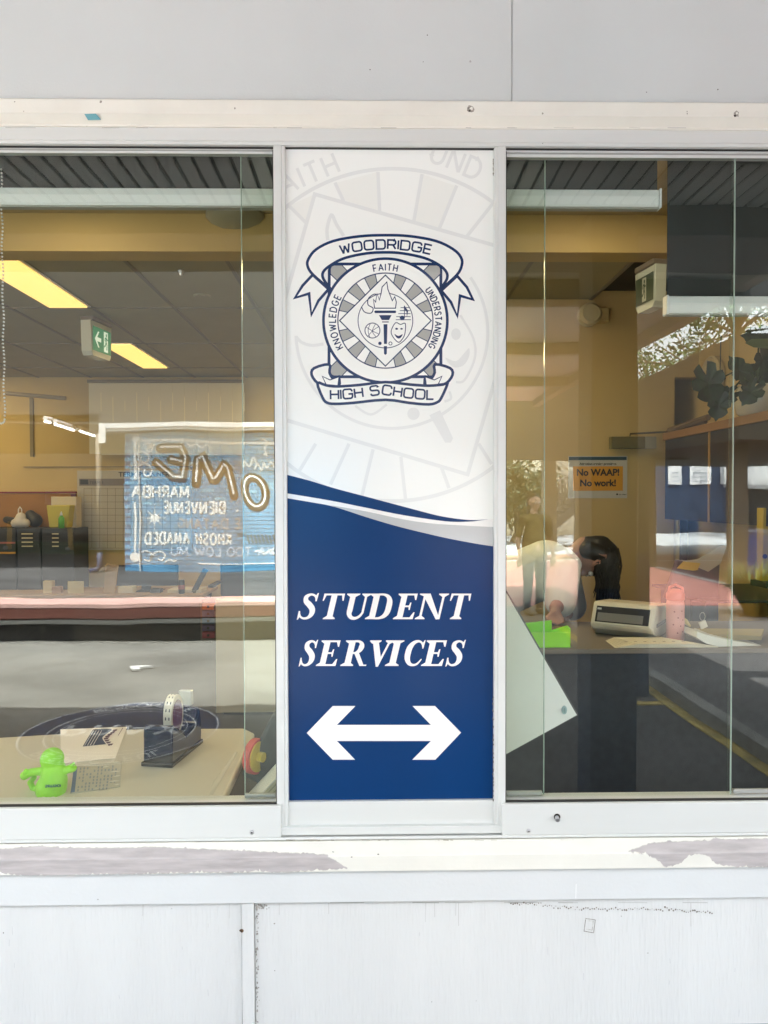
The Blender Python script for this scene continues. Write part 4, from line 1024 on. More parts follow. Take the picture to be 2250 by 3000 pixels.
def standing(px_loc, facing, h, lab, shirt, trouser, skinc, hairc, arms='down', shirtname='shirt', hairlong=False):
    s_ = h / 1.72; f = Vector((math.sin(facing), math.cos(facing), 0)); r_ = f.cross(Vector((0, 0, 1))).normalized(); o = Vector((px_loc[0], px_loc[1], 0))
    def P(r, fw, z): return tuple(o + (r_ * r + f * fw + Vector((0, 0, z))) * s_)
    e = empty('person', lab, 'person')
    sk = mat('skin_' + shirtname, skinc, .5, var=.05, vscale=9)
    hc = P(0, .03, 1.60); caps = head_caps(hc, f, (0, 0, 1), s_)
    caps += [(P(0, 0, 1.42), .055 * s_, P(0, .01, 1.55), .052 * s_), (P(0, 0, 1.36), .10 * s_, P(0, .0, 1.18), .12 * s_), (P(0, 0, 1.18), .12 * s_, P(0, 0, .98), .13 * s_), (P(-.15, 0, 1.38), .055 * s_, P(.15, 0, 1.38), .055 * s_),
             (P(-.07, 0, .96), .11 * s_, P(.07, 0, .96), .11 * s_)]
    tors = []
    hnd = []
    sleeve = []
    for sg in (-1, 1):
        caps += [(P(.09 * sg, 0, .92), .088 * s_, P(.10 * sg, .02, .50), .058 * s_), (P(.10 * sg, .02, .50), .056 * s_, P(.10 * sg, -.02, .09), .038 * s_), (P(.10 * sg, -.02, .06), .036 * s_, P(.11 * sg, .14, .035), .03 * s_)]
        if arms == 'down': sh, el, wr, dd = P(.20 * sg, 0, 1.37), P(.25 * sg, -.02, 1.09), P(.26 * sg, .07, .85), (0, 0, -1)
        else: sh, el, wr, dd = P(.20 * sg, 0, 1.37), P(.24 * sg, .20, 1.18), P(.075 * sg, .36, 1.44), (-sg * .3 * r_.x, .1, .8)
        caps += [(sh, .050 * s_, el, .038 * s_), (el, .037 * s_, wr, .025 * s_)]
        hand(caps, wr, dd, r_, s_)
        sleeve.append((sh, .062 * s_, tuple(Vector(sh).lerp(Vector(el), .75)), .053 * s_))
    blob('body', sk, caps, e, .009)
    blob(shirtname, shirt, [(P(-.15, 0, 1.375), .066 * s_, P(.15, 0, 1.375), .066 * s_), (P(0, 0, 1.34), .125 * s_, P(0, .0, 1.12), .14 * s_), (P(-.04, 0, 1.1), .13 * s_, P(-.06, 0, .93), .125 * s_), (P(.04, 0, 1.1), .13 * s_, P(.06, 0, .93), .125 * s_)] + sleeve, e, .012)
    blob('trousers', trouser, [(P(-.07, 0, .95), .115 * s_, P(.07, 0, .95), .115 * s_)] + [c_ for sg in (-1, 1) for c_ in ((P(.09 * sg, 0, .92), .098 * s_, P(.10 * sg, .02, .50), .072 * s_), (P(.10 * sg, .02, .50), .070 * s_, P(.10 * sg, -.015, .12), .058 * s_))], e, .012)
    for sg in (-1, 1): blob('shoe', mat('shoe_black', (.03, .03, .03), .5), [(P(.10 * sg, -.04, .05), .045 * s_, P(.11 * sg, .15, .035), .036 * s_)], e, .01)
    hcap = [(P(0, -.015, 1.655), .090 * s_, P(0, -.03, 1.62), .092 * s_)]
    if hairlong: hcap += [(P(0, -.06, 1.62), .075 * s_, P(0, -.08, 1.42), .06 * s_)]
    blob('hair', mat('hair_dark', hairc, .5), hcap, e, .008)
    face_parts(e, hc, f, (0, 0, 1), s_, sk)
    return e
ph = standing((0.02, -2.62), 0, 1.76, 'person in dark polo shirt holding a phone up towards the sign', mat('polo_dark', (.03, .035, .045), .8), mat('trouser_grey', (.05, .05, .055), .8), (.45, .28, .2), (.03, .02, .015), 'up', 'polo_shirt')
pn = empty('phone', 'black smartphone held up by the person facing the sign', 'phone')
box('body', mat('phone_black', (.02, .02, .02), .3), -.037, .037, -2.125, -2.115, 1.535, 1.69, pn, .004)
box('screen', mat('phone_screen', (.05, .05, .06), .1), -.034, .034, -2.1265, -2.1255, 1.54, 1.685, pn)
floral = mat('floral_shirt', (.17, .13, .05), .8, var=.8, vscale=9)
p = MG(1566, 1800)
standing((p.x, p.y), .3, 1.62, 'person in yellow floral shirt and navy trousers standing in the yard', floral, mat('navy_cloth', (.02, .03, .06), .8), (.5, .32, .24), (.05, .03, .02), 'down', 'floral_shirt', True)

# ================================================================= INDOORS
wallin = mat('inside_wall_paint', (.52, .38, .165), .7, var=.04, vscale=2)
ceil_m = mat('ceiling_tile', (.33, .30, .19), .85, var=.04, vscale=3, bump=.2, bscale=90)
tbar = mat('ceiling_bar', (.20, .17, .12), .6)
carp = mat('office_carpet', (.04, .038, .035), .95, var=.25, vscale=2, bump=.4, bscale=200)
YB_ = 6.2; YR = 2.95; XP = .35
g = box('office_floor', carp, -8, 3.2, .09, 7, -.1, .006); tag(g, 'grey carpet floor inside the office', kind='structure')
iw = empty('office_wall', 'cream painted inside walls of the office', 'wall')
box('back_wall', wallin, -8, XP, YB_, YB_ + .1, 0, 3.3, iw)
box('partition', wallin, XP, XP + .1, YR + .1, YB_ + .1, 0, 3.3, iw)
xdoor = T(1975, 1400, YR).x
box('partition', wallin, XP, xdoor, YR, YR + .1, 0, 3.3, iw)
box('partition', wallin, xdoor, 2.32, YR, YR + .1, 2.45, 3.3, iw)
box('side_wall', wallin, 2.32, 2.42, .09, 7, 0, 3.3, iw)
box('side_wall', wallin, -8.1, -8, .09, 7, 0, 3.3, iw)
box('back_wall', wallin, XP + .1, 2.32, YB_ - .6, YB_ - .5, 0, 3.3, iw)
ce = empty('office_ceiling', 'suspended tiled office ceiling with a dropped beam near the window', 'ceiling', kind='structure')
del ce['category']
box('near_ceiling', mat('near_ceiling_paint', (.42, .33, .18), .8, var=.05, vscale=2), -8, 2.4, .09, 1.86, 3.16, 3.3, ce)
zb0 = T(1125, 738, 1.86).z; 
box('beam', wallin, -8, 2.4, 1.86, 2.02, zb0, 3.3, ce)
z3c = 3.0
# grid: bars along Y every 0.6, across every 1.2 ; tiles individually
gx0 = TZ(360, 757, z3c).x; gx0 -= .6 * 14
gy0 = TZ(400, 901, z3c).y; gy0 -= 1.2 * 1
tileb = MB().box(-.293, .293, -.593, .593, 0, .012); t0_ = None
LX = TZ(200, 893, z3c).x
def is_light(xc, yc, w_=.3): return False
TILES = []
for i in range(0, 19):
    for j in range(-1, 4):
        xc = gx0 + .6 * i + .3; yc = gy0 + 1.2 * j + .6
        if xc > 2.1 or yc - .6 > YB_: continue
        y0 = max(yc - .6, 2.03); y1 = min(yc + .6, YB_)
        if y1 - y0 < 1.1 or xc > 1.95:
            box('tile', ceil_m, max(-8, xc - .293), min(xc + .293, 2.31), y0 + .004, y1 - .007, z3c, z3c + .012, ce); continue
        if t0_ is None: t0_ = tileb.build('tile', ceil_m, ce); o = t0_
        else: o = t0_.copy(); COL.objects.link(o); o.parent = ce
        o.location = (xc, yc, z3c)
gbar = MB()
for i in range(0, 20): box('grid_bar', tbar, gx0 + .6 * i - .012, gx0 + .6 * i + .012, 2.03, YB_, z3c - .006, z3c + .02, ce)
for j in range(-1, 5):
    yy = gy0 + 1.2 * j
    if 2.03 < yy < YB_: box('grid_bar', tbar, -8, 2.31, yy - .010, yy + .010, z3c - .0065, z3c + .021, ce)
box('ceiling_void', hole, -8, 2.4, 2.02, 7, 3.06, 3.3, ce)
glow = mat('troffer_glow', (1, .95, .8), .5, emit=(1.0, .56, .13), estr=.11)
warm = mat('fill_panel_warm', (1, .95, .8), .5, emit=(1.0, .74, .36), estr=2.2)  # emitter for the added fill lights, stronger than the visible diffusers
warm2 = mat('fill_panel_warm_dim', (1, .95, .8), .5, emit=(1.0, .82, .52), estr=.9)
def troffer(xa, xb, ya, yb, lab, m=None, z3c=3.0):
    e = empty('ceiling_light', lab, 'light', 'lit ceiling troffers')
    box('frame', whiteout, xa - .02, xb + .02, ya - .02, yb + .02, z3c - .012, z3c - .0062, e)
    box('diffuser', m or glow, xa, xb, ya, yb, z3c - .022, z3c - .0125, e)
a, b_ = TZ(145, 893, z3c), TZ(255, 893, z3c); y1_ = a.y
troffer(a.x, b_.x, y1_ - 1.15, y1_, 'large lit yellow ceiling light in the nearest bay at the left')
a, b_ = TZ(420, 1073, z3c), TZ(490, 1073, z3c)
troffer(a.x, b_.x, a.y - 1.15, a.y, 'lit yellow ceiling light farther in, beside the hanging exit sign')
a = TZ(145, 893, z3c)  # lights below are added out of view to brighten the office
troffer(a.x - 2.4, a.x - 2.4 + .28, y1_ - 1.15, y1_, 'added unseen fill light two bays left of the large one', warm)
troffer(a.x - 2.4, a.x - 2.4 + .28, y1_ + 1.25, y1_ + 2.4, 'added unseen fill light deep in the office at far left', warm)
troffer(.0, .28, y1_ - 1.15, y1_, 'added unseen fill light behind the sign panel', warm)
troffer(-.75, -.47, 4.35, 5.5, 'added unseen fill light deep in the office behind the sign panel', warm)
troffer(1.0, 1.28, .35, 1.5, 'added fill light hidden above the raised right blind', warm2, 3.168)
troffer(-1.7, -1.42, .35, 1.5, 'added fill light hidden above the left blind', warm2, 3.168)
for (px, py, r_, lab) in ((592, 866, .055, 'round ceiling speaker ring near the double glass'),): 
    p = TZ(px, py, z3c); o = MB().lathe([(r_, -.012), (r_ * 1.1, -.004), (r_ * 1.1, 0)], (p.x, p.y, z3c - .001), 20).build('ceiling_speaker', ceil_m); tag(o, lab, 'speaker')
p = TZ(530, 792, z3c); o = MB().lathe([(.008, -.03), (.012, -.02), (.02, -.004), (.02, 0)], (p.x, p.y, z3c - .001), 12).build('sprinkler', steel); tag(o, 'small sprinkler head in the ceiling', 'sprinkler')
# ceiling fan / dome near the window top
p = TZ(690, 630, 3.155); fn = empty('dome_camera', 'shallow dome fitting on the ceiling just below the blind', 'dome light')
MB().lathe([(.16, 0), (.16, -.02), (.13, -.05), (.07, -.075), (.001, -.08)], (p.x, p.y, 3.155), 28).build('dome', mat('dome_grey', (.3, .28, .2), .3, coat=.5), fn, smooth=True)
# exit signs
greenx = mat('exit_green', (.01, .16, .07), .4, emit=(.02, .30, .12), estr=.03); exw = mat('exit_white', (.8, .85, .8), .4, emit=(.8, 1, .85), estr=.04)
def running_man(pr, cx_, cy_, s_, lay=2, door=True):
    if door: pr['w'].fill([(cx_ - 3.6 * s_, cy_ - 7 * s_), (cx_ + 3.6 * s_, cy_ - 7 * s_), (cx_ + 3.6 * s_, cy_ + 7 * s_), (cx_ - 3.6 * s_, cy_ + 7 * s_)], lay)
    g_ = pr['g']
    g_.disc((cx_ + .6 * s_, cy_ - 4.8 * s_), 1.1 * s_, lay + 1, 12); g_.stroke([(cx_ + .2 * s_, cy_ - 3.5 * s_), (cx_, cy_)], 1.9 * s_, lay + 1)
    g_.stroke([(cx_, cy_ - .3 * s_), (cx_ + 1.6 * s_, cy_ + 2.2 * s_), (cx_ + 1.2 * s_, cy_ + 5.5 * s_)], 1.2 * s_, lay + 1.3); g_.stroke([(cx_ - .1 * s_, cy_), (cx_ - 1.3 * s_, cy_ + 2.4 * s_), (cx_ - 3.2 * s_, cy_ + 3.6 * s_)], 1.2 * s_, lay + 1.5)
    g_.stroke([(cx_ + .3 * s_, cy_ - 3.2 * s_), (cx_ + 2 * s_, cy_ - 1.6 * s_), (cx_ + 3.3 * s_, cy_ - 2 * s_)], .8 * s_, lay + 1.7); g_.stroke([(cx_ + .1 * s_, cy_ - 3.2 * s_), (cx_ - 1.8 * s_, cy_ - 2.4 * s_), (cx_ - 2.2 * s_, cy_ - .6 * s_)], .8 * s_, lay + 1.9)
def exit_sign(center, yaw, w_, h_, lab, arrow, depth=.11, gm_=None, wm__=None):
    gm_ = gm_ or greenx; wm__ = wm__ or exw
    e = empty('exit_sign', lab, 'exit sign')
    mt = Matrix.Translation(center) @ Matrix.Rotation(yaw, 4, 'Z')
    box('ceiling_plate', mat('exit_plate', (.16, .13, .1), .5), -w_ / 2 * .9, w_ / 2 * .9, -depth / 2, depth / 2, h_ / 2 + .031, h_ / 2 + .062, e, .006, mt)
    MB().prism([(-w_ / 2, h_ / 2 + .03), (w_ / 2, h_ / 2 + .03), (w_ / 2 - .01, -h_ / 2), (w_ / 2 - .03, -h_ / 2 - .03), (-w_ / 2 + .03, -h_ / 2 - .03), (-w_ / 2 + .01, -h_ / 2)], 'y', -depth * .38, depth * .38, mt).build('body', mat('exit_body', (.50, .54, .50), .25, coat=.5), e, .004)
    def ff(x_, y_, l): return mt @ Vector((x_ * w_ / 40, -depth * .38 - .004 - l * .0008, -y_ * h_ / 20))
    Print(ff).fill([(-17, -9), (17, -9), (17, 9), (-17, 9)]).build('face', gm_, e)
    pr = {'w': Print(ff), 'g': Print(ff)}
    running_man(pr, 7 if arrow else 0, 0, 1.1)
    if arrow:
        pr['w'].fill([(-14, 0), (-8, -6), (-5.5, -6), (-9.5, -1.5), (-2, -1.5), (-2, 1.5), (-9.5, 1.5), (-5.5, 6), (-8, 6)], 2)
    pr['w'].build('pictogram', wm__, e); pr['g'].build('pictogram_man', gm_, e)
p = T(283, 1005, 3.4); exit_sign((p.x, p.y, z3c - .20), R(80), .29, .20, 'hanging green and white running man exit sign with an arrow between two ceiling lights', True)
p = T(1906, 850, 1.9); exit_sign((p.x, p.y, p.z), R(-80), .21, .17, 'green running man exit sign without arrow seen edge on near the lowered right blind', False, .09, mat('exit_dim_green', (.02, .045, .03), .35), mat('exit_dim_white', (.40, .42, .38), .4))

# roller blinds
fab = mat('blind_fabric', (.030, .033, .034), .9)
rail_m = mat('blind_rail_white', (.72, .76, .77), .35, bump=0)
def blind(x0, x1, zbot, lab, Y=.13, cap=0):
    e = empty('roller_blind', lab, 'blind')
    box('fabric', fab, x0, x1, Y, Y + .003, zbot + .05, 3.12, e)
    MB().prism([(Y - .014, zbot), (Y - .017, zbot + .03), (Y - .012, zbot + .053), (Y + .012, zbot + .053), (Y + .014, zbot)], 'x', x0, x1).build('bottom_rail', rail_m, e, .003)
    box('rail_foot', mat('rail_grey', (.35, .36, .33), .4), x0, x1, Y - .012, Y + .01, zbot - .006, zbot, e)
    for xe, s_ in ((x0, -1), (x1, 1)): box('end_cap', rail_m, min(xe + s_ * .001, xe + s_ * .008), max(xe + s_ * .001, xe + s_ * .008), Y - .018, Y + .015, zbot - .004, zbot + .055, e, .002)
zb1 = T(600, 603, .12).z; zb2 = T(1700, 606, .12).z; zb3 = T(2100, 918, .12).z
blind(-3, -.22, zb1, 'charcoal roller blind with white bottom rail over the left window')
blind(T(1450, 600, .12).x, T(1929, 600, .12).x, zb2, 'charcoal roller blind raised high over the right window, ending before the yellow gap')
blind(T(1958, 900, .12).x, 2.2, zb3, 'charcoal roller blind lowered further than the others at the far right')
ch = empty('bead_chain', 'white bead chain of the left blind hanging in a loop', 'chain')
cm_ = MB(); p = T(3, 1240, .12)
for k in range(70):
    for sg in (-1, 1): cm_.ball((p.x + sg * .011 + .002 * math.sin(k * .5), .12, p.z + .012 + k * .011), .0032, 5)
for k in range(7): a = PI * k / 6; cm_.ball((p.x + .011 * math.cos(a), .12, p.z + .011 - .012 * math.sin(a)), .0032, 5)
tag(cm_.build('beads', whiteout, ch), kind='stuff')

# left service desk --------------------------------------------------------
deskz = T(400, 2352, .12).z
deskm = mat('cream_desk', (.62, .59, .49), .35, coat=.2)
dk = empty('service_desk', 'cream moulded desk top just inside the left window', 'desk')
yb_ = TZ(500, 2135, deskz).y
xr = TZ(745, 2150, deskz).x; xrf = TZ(650, 2352, deskz).x
MB().prism([(-2.4, .10), (xrf - .02, .10), (xrf, .13), (xr, yb_ - .06), (xr - .05, yb_), (-.8 - .2, yb_), (-2.4, yb_ - .25)], 'z', deskz - .035, deskz).build('desk_top', deskm, dk, .01, seg=3)
for x_ in (-2.2, xrf - .15): box('leg', deskm, x_, x_ + .05, .25, .30, 0, deskz - .036, dk)
rib = MB()
for k in range(22):
    x_ = WX(0, .14) + k * .031
    rib.prism([(x_, .125), (x_ + .017, .125), (x_ + .028, .155), (x_ + .020, .155)], 'z', deskz + .0003, deskz + .007)
tag(rib.build('rib', mat('cream_rib', (.72, .68, .56), .35), dk), kind='stuff')
box('tape_strip', mat('clear_tape', (.75, .72, .62), .15, coat=1), 0, 0, 0, 0, 0, 0, dk) if 0 else None
pr = Print(lambda a, b_, l: TZ(a, b_, deskz + .0012)); pr.fill([(690, 2200), (697, 2204), (640, 2300), (615, 2345), (608, 2345), (625, 2290)]).build('tape_strip', mat('clear_tape', (.74, .72, .62), .15, coat=1), dk)
def D(px, py, dz=0): return TZ(px, py, deskz + dz)
def flatsheet(name, pts, m, lab, cat, dz=.001, th=.0012):
    q = [D(*p_, dz) for p_ in pts]; o = MB().prism([(v.x, v.y) for v in q], 'z', deskz + dz, deskz + dz + th).build(name, m); tag(o, lab, cat); return o
pap = mat('paper_pinkish', (.84, .79, .73), .7)
# paper with graphic: a sheet leaning back slightly
pe = empty('flyer', 'cream flyer with a dark blue chart graphic lying behind the lime toy', 'flyer')
q = [D(178, 2238, .001), D(338, 2222, .001), D(372, 2128, .004), D(177, 2136, .004)]
MB().prism([(v.x, v.y) for v in q], 'z', deskz + .001, deskz + .0025).build('sheet', pap, pe)
pf = lambda a, b_, l: D(a, b_, .0034 + l * .0006)
Print(pf).fill([(242, 2187), (272, 2137), (300, 2134), (326, 2135), (330, 2142), (308, 2154), (302, 2163), (312, 2180)]).build('graphic', mat('print_navy', (.03, .045, .08), .6), pe)
gp = Print(pf)
for k in range(4): gp.stroke([(248 + k * 8, 2184), (274 + k * 8, 2140)], 1.3, 1)
gp.stroke(smoothpts([(330, 2140), (308, 2155), (302, 2164), (316, 2184)]), 3, 1.5); gp.build('graphic_line', pap, pe)
bk = Print(pf)
for k in range(8):
    y_ = 2138 + k * 6; x_ = (345, 338, 330, 324, 320, 322, 326, 332)[k]; bk.fill([(x_ - 16, y_), (x_, y_ - 2), (x_ - 4, y_ + 3), (x_ - 15, y_ + 5)], 1 + (k % 2) * .3)
bk.stroke([(346, 2155), (360, 2132)], 1.5, 1); bk.build('graphic_bars', mat('print_maroon', (.10, .05, .06), .6), pe)
le = empty('price_card', 'laminated card with a printed table lying on the desk beside the toy', 'card')
q = [D(205, 2326, .001), D(352, 2306, .001), D(357, 2232, .001), D(222, 2246, .001)]
MB().prism([(v.x, v.y) for v in q], 'z', deskz + .0015, deskz + .003).build('sheet', mat('laminate_paper', (.62, .62, .55), .15, coat=1), le)
lf = lambda a, b_, l: D(a, b_, .0038 + l * .0005)
Print(lf).fill([(207, 2322), (219, 2320), (227, 2247), (216, 2249)]).build('header', mat('print_blue', (.07, .14, .28), .5), le)
tb = Print(lf)
random.seed(5)
for k in range(11):
    x_ = 226 + k * 10.5
    for j in range(8):
        if random.random() < .75:
            y_ = 2318 - j * 9 - k * .7; xx_ = x_ + j * 1.1; tb.fill([(xx_, y_), (xx_ + 4, y_), (xx_ + 5, y_ - 6), (xx_ + 1, y_ - 6)], 1)
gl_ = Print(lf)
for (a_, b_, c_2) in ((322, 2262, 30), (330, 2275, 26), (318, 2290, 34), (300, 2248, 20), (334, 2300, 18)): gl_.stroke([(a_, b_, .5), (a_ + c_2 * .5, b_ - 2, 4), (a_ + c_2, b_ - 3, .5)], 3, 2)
gl_.build('lamination_glare', mat('glare_white', (.85, .83, .75), .1, coat=1), le)  # white strokes paint the glare onto the laminate
tb.build('table_print', mat('print_grey', (.18, .22, .27), .5), le)
# lime toy
lime = mat('lime_rubber', (.30, .72, .035), .45, spec=.4)
ty = empty('squeeze_toy', 'lime green rubber figure phone holder with open arms on the desk', 'toy')
b0 = D(152, 2334, 0); s_ = b0.y + 2.08; k1 = s_ / 2080 / 1.0
def TY(px, py, dy=0): p = T(px, py, b0.y + .03 + dy); return tuple(p)
u_ = (b0.y + .03 + 2.08) / FPX
blob('body', lime, [(TY(153, 2300), 42 * u_, TY(150, 2308), 44 * u_), (TY(156, 2290), 40 * u_, TY(158, 2255), 33 * u_), (TY(154, 2248), 31 * u_, TY(153, 2222), 30 * u_), (TY(153, 2226), 33 * u_, TY(153, 2224), 33.5 * u_),
      (TY(130, 2258), 12 * u_, TY(90, 2263), 12 * u_), (TY(90, 2263), 12 * u_, TY(72, 2272), 13 * u_), (TY(74, 2262, -.01), 7 * u_, TY(76, 2257, -.012), 6 * u_),
      (TY(178, 2262), 11 * u_, TY(205, 2252), 12 * u_), (TY(205, 2252), 12 * u_, TY(212, 2250), 13 * u_), (TY(212, 2242, -.01), 6 * u_, TY(216, 2237, -.012), 5 * u_),
      (TY(100, 2278, .02), 8 * u_, TY(88, 2292, .03), 8 * u_), (TY(88, 2292, .03), 8 * u_, TY(98, 2312, .03), 9 * u_), (TY(98, 2312, .03), 9 * u_, TY(125, 2326, .01), 14 * u_)], ty, .0022, 12)
label_text('toy_lettering', 'LINKnLAUNCH', .0115, mat('ink_teal', (.02, .10, .12), .5), TY(155, 2306, -.0505), (R(86), 0, R(4)), ty, bold=.0006, sx=.62)
# tape dispenser
td = empty('tape_dispenser', 'black desk tape dispenser with a roll of printed white tape', 'tape dispenser')
blk = mat('glossy_black_plastic', (.012, .013, .016), .18, coat=.7)
c_ = D(505, 2212, 0)
mt = Matrix.Translation((c_.x, c_.y, deskz)) @ Matrix.Rotation(R(-10), 4, 'Z') @ Matrix.Diagonal((1.3, .9, 1.35, 1))
MB().prism([(-.13, 0), (.15, 0), (.155, .03), (.148, .10), (.135, .108), (.10, .07), (.0, .055), (-.055, .085), (-.11, .108), (-.128, .10)], 'x', -.042, .042, mt).build('body', blk, td, .009, seg=3)
MB().box(-.046, .046, -.137, .158, .0, .012, mt).build('base_lip', blk, td, .004)
ring = [(.043, -.012), (.056, -.012), (.056, .012), (.043, .012)]
rp = mt @ Matrix.Translation((0, .012, .108)) @ Matrix.Rotation(R(90), 4, 'Y')
MB().add(*(lambda vs, fs: (vs, fs))([rp @ Vector((r_ * math.cos(2 * PI * k / 36), r_ * math.sin(2 * PI * k / 36), z_)) for k in range(36) for r_, z_ in ring], [(k * 4 + j, k * 4 + (j + 1) % 4, ((k + 1) % 36) * 4 + (j + 1) % 4, ((k + 1) % 36) * 4 + j) for k in range(36) for j in range(4)])).build('tape_roll', mat('tape_white', (.72, .66, .52), .4), td)
tk = MB()
for k in range(16):
    a = 2 * PI * k / 16
    for zz in (-.006, .004): 
        tk.box(.0562, .0567, -.004, .004, zz, zz + .003, rp @ Matrix.Rotation(a, 4, 'Z'))
tag(tk.build('tape_print', mat('ink_black', (.05, .05, .05), .6), td), kind='stuff')
MB().lathe([(.020, -.016), (.042, -.014), (.042, .014), (.020, .016)], (0, 0, 0), 24, None).build('hub', mat('hub_maroon', (.13, .02, .03), .4), td).matrix_local = rp
MB().box(-.02, .02, .12, .146, .112, .155, mt).build('cutter_guard', mat('clear_grey', (.30, .33, .33), .15, coat=1), td, .004)
# tape roll, book, pouch at right of desk
tr_ = empty('tape_reel', 'red and yellow roll of tape standing on edge beside the desk', 'tape')
c_ = T(748, 2215, .38)
mtr = Matrix.Translation(c_) @ Matrix.Rotation(R(90), 4, 'Y') @ Matrix.Rotation(R(25), 4, 'X')
MB().lathe([(.052, -.012), (.060, -.012), (.060, .012), (.052, .012)], (0, 0, 0), 32).build('rim', mat('tape_red', (.70, .10, .09), .4), tr_).matrix_local = mtr
MB().lathe([(.018, -.010), (.0515, -.013), (.0515, .013), (.018, .010)], (0, 0, .004), 28).build('reel', mat('tape_yellow', (.75, .58, .08), .4), tr_).matrix_local = mtr
MB().lathe([(.008, -.02), (.017, -.02), (.017, .03), (.008, .03)], (0, 0, .004), 16).build('hub', mat('tape_yellow', (.75, .58, .08), .4), tr_).matrix_local = mtr
pouch = MB(); c_ = T(795, 2180, .40)
mtp = Matrix.Translation(c_) @ Matrix.Rotation(R(28), 4, 'Y')
o = MB().box(-.045, .06, -.02, .05, -.14, .10, mtp).build('pencil_pouch', mat('pouch_charcoal', (.04, .045, .05), .7), None, .012); tag(o, 'charcoal pouch leaning behind the tape roll', 'pouch')
pk = empty('paper_stack', 'thick stack of paper sheets fanned diagonally beside the desk', 'paper stack')
mts = Matrix.Translation(T(742, 2350, .16)) @ Matrix.Rotation(R(-47), 4, 'Y')
for k in range(34):
    o = MB().box(-.19 - random.uniform(0, .012), .28 + random.uniform(0, .004), .0, .20, -.004 - k * .0042, -.004 - k * .0042 + .0034, mts).build('sheet', mat('sheet_cream' if k % 3 else 'sheet_grey', (.58, .57, .44) if k % 3 else (.40, .40, .31), .8), pk)
    if k == 0: o.data.materials[0] = mat('sheet_white', (.80, .80, .78), .7)

# back of the left office --------------------------------------------------
def pbox(name, m, px0, px1, py0, py1, Y, dep, parent=None, bev=0, proud=0):
    a, b_ = T(px0, py1, Y), T(px1, py0, Y); return box(name, m, a.x, b_.x, Y, Y + dep, a.z, b_.z, parent, bev)
blkm = mat('satin_black', (.02, .02, .022), .5)
wd = empty('work_desk', 'long timber work desk across the office with clutter on top', 'desk')
YD = 5.3; dz_ = T(500, 1742, YD).z
box('desk_top', mat('desk_timber', (.42, .28, .18), .5, var=.1, vscale=4, stretch=(.4, 4, 4)), -6, T(595, 1742, YD).x, YD, YD + .7, dz_ - .035, dz_, wd, .004)
box('modesty_panel', mat('desk_dark', (.05, .05, .048), .8), -6, T(588, 1742, YD).x, YD + .45, YD + .5, 0, dz_ - .036, wd)
dw = empty('drawer_unit', 'tower of coloured drawers under the end of the work desk', 'drawers')
for k, c_ in enumerate(((.75, .18, .03), (.04, .09, .20), (.04, .09, .20), (.08, .05, .14), (.3, .04, .06))):
    d0 = pbox('drawer', mat('drawer_c%d' % k, c_, .5), 592, 628, 1768 + k * 21, 1786 + k * 21, YD + .05, .4, dw, .003)
    pbox('knob', hole, 606, 613, 1774 + k * 21, 1781 + k * 21, YD + .045, .004, d0)
pbox('case', mat('drawer_case', (.15, .12, .09), .6), 588, 632, 1764, 1878, YD + .1, .4, dw)
mo = empty('monitor', 'black computer monitor seen from behind on the work desk', 'monitor')
pbox('housing', blkm, 338, 520, 1655, 1717, YD + .3, .05, mo, .01); pbox('stand', blkm, 415, 440, 1700, 1735, YD + .33, .04, mo); pbox('base', blkm, 395, 465, 1733, 1741, YD + .2, .25, mo)
ca = empty('drink_can', 'black soft drink can standing on the work desk', 'can')
c_ = T(532, 1741, YD + .06); c_.z = dz_
MB().lathe([(.026, 0), (.033, .008), (.033, .135), (.026, .147), (.024, .147)], c_, 18).build('can', mat('can_black', (.02, .02, .03), .3), ca, smooth=True)
MB().lathe([(.0335, .05), (.0335, .095)], c_, 18).build('badge_band', mat('can_red', (.25, .05, .06), .4), ca)
oc = empty('office_chair', 'dark office chair pushed against the end of the work desk', 'chair')
p = T(705, 1740, 5.2)
box('seat', blkm, p.x - .24, p.x + .26, 5.0, 5.5, .46, .54, oc, .03); box('backrest', blkm, T(632, 1, 5.5).x, T(800, 1, 5.5).x, 5.5, 5.56, T(700, 1748, 5.5).z, T(700, 1650, 5.5).z, oc, .025)
box('armrest', blkm, p.x - .30, p.x - .24, 5.05, 5.45, .70, .73, oc, .01); MB().tube([(p.x, 5.25, .46), (p.x, 5.25, .1)], .03, 8).build('column', blkm, oc)
for k in range(5): MB().tube([(p.x, 5.25, .12), (p.x + .28 * math.cos(k * 1.257), 5.25 + .28 * math.sin(k * 1.257), .05)], .018, 6).build('leg', blkm, oc)
hp = MB(); 
def clutter(px0, px1, py0, py1, m, name, lab, cat, Y=YD + .12, dep=.06, rot=0):
    a, b_ = T(px0, py1, Y), T(px1, py0, Y); z_ = dz_
    cx_, w_, h_ = (a.x + b_.x) / 2, (b_.x - a.x), max(.01, b_.z - a.z)
    mm = Matrix.Translation((cx_, Y, z_)) @ Matrix.Rotation(R(rot), 4, 'Y')
    o = MB().box(-w_ / 2, w_ / 2, 0, dep, .001, h_, mm).build(name, m, None, .004); tag(o, lab, cat)
buff = mat('buff_paper', (.55, .48, .30), .7); 
clutter(198, 245, 1702, 1738, buff, 'envelope', 'buff envelope propped on the work desk', 'envelope', dep=.01)
clutter(125, 152, 1655, 1692, mat('cream_plastic', (.6, .5, .32), .5), 'jar', 'cream plastic jar on the work desk', 'jar', dep=.07)
clutter(150, 178, 1722, 1742, mat('brown_card', (.35, .2, .12), .7), 'carton', 'small brown carton at the front of the work desk', 'carton')
clutter(300, 335, 1655, 1740, mat('tan_folder', (.42, .30, .18), .7), 'folder', 'tan folder leaning beside the monitor', 'folder', rot=8, dep=.02)
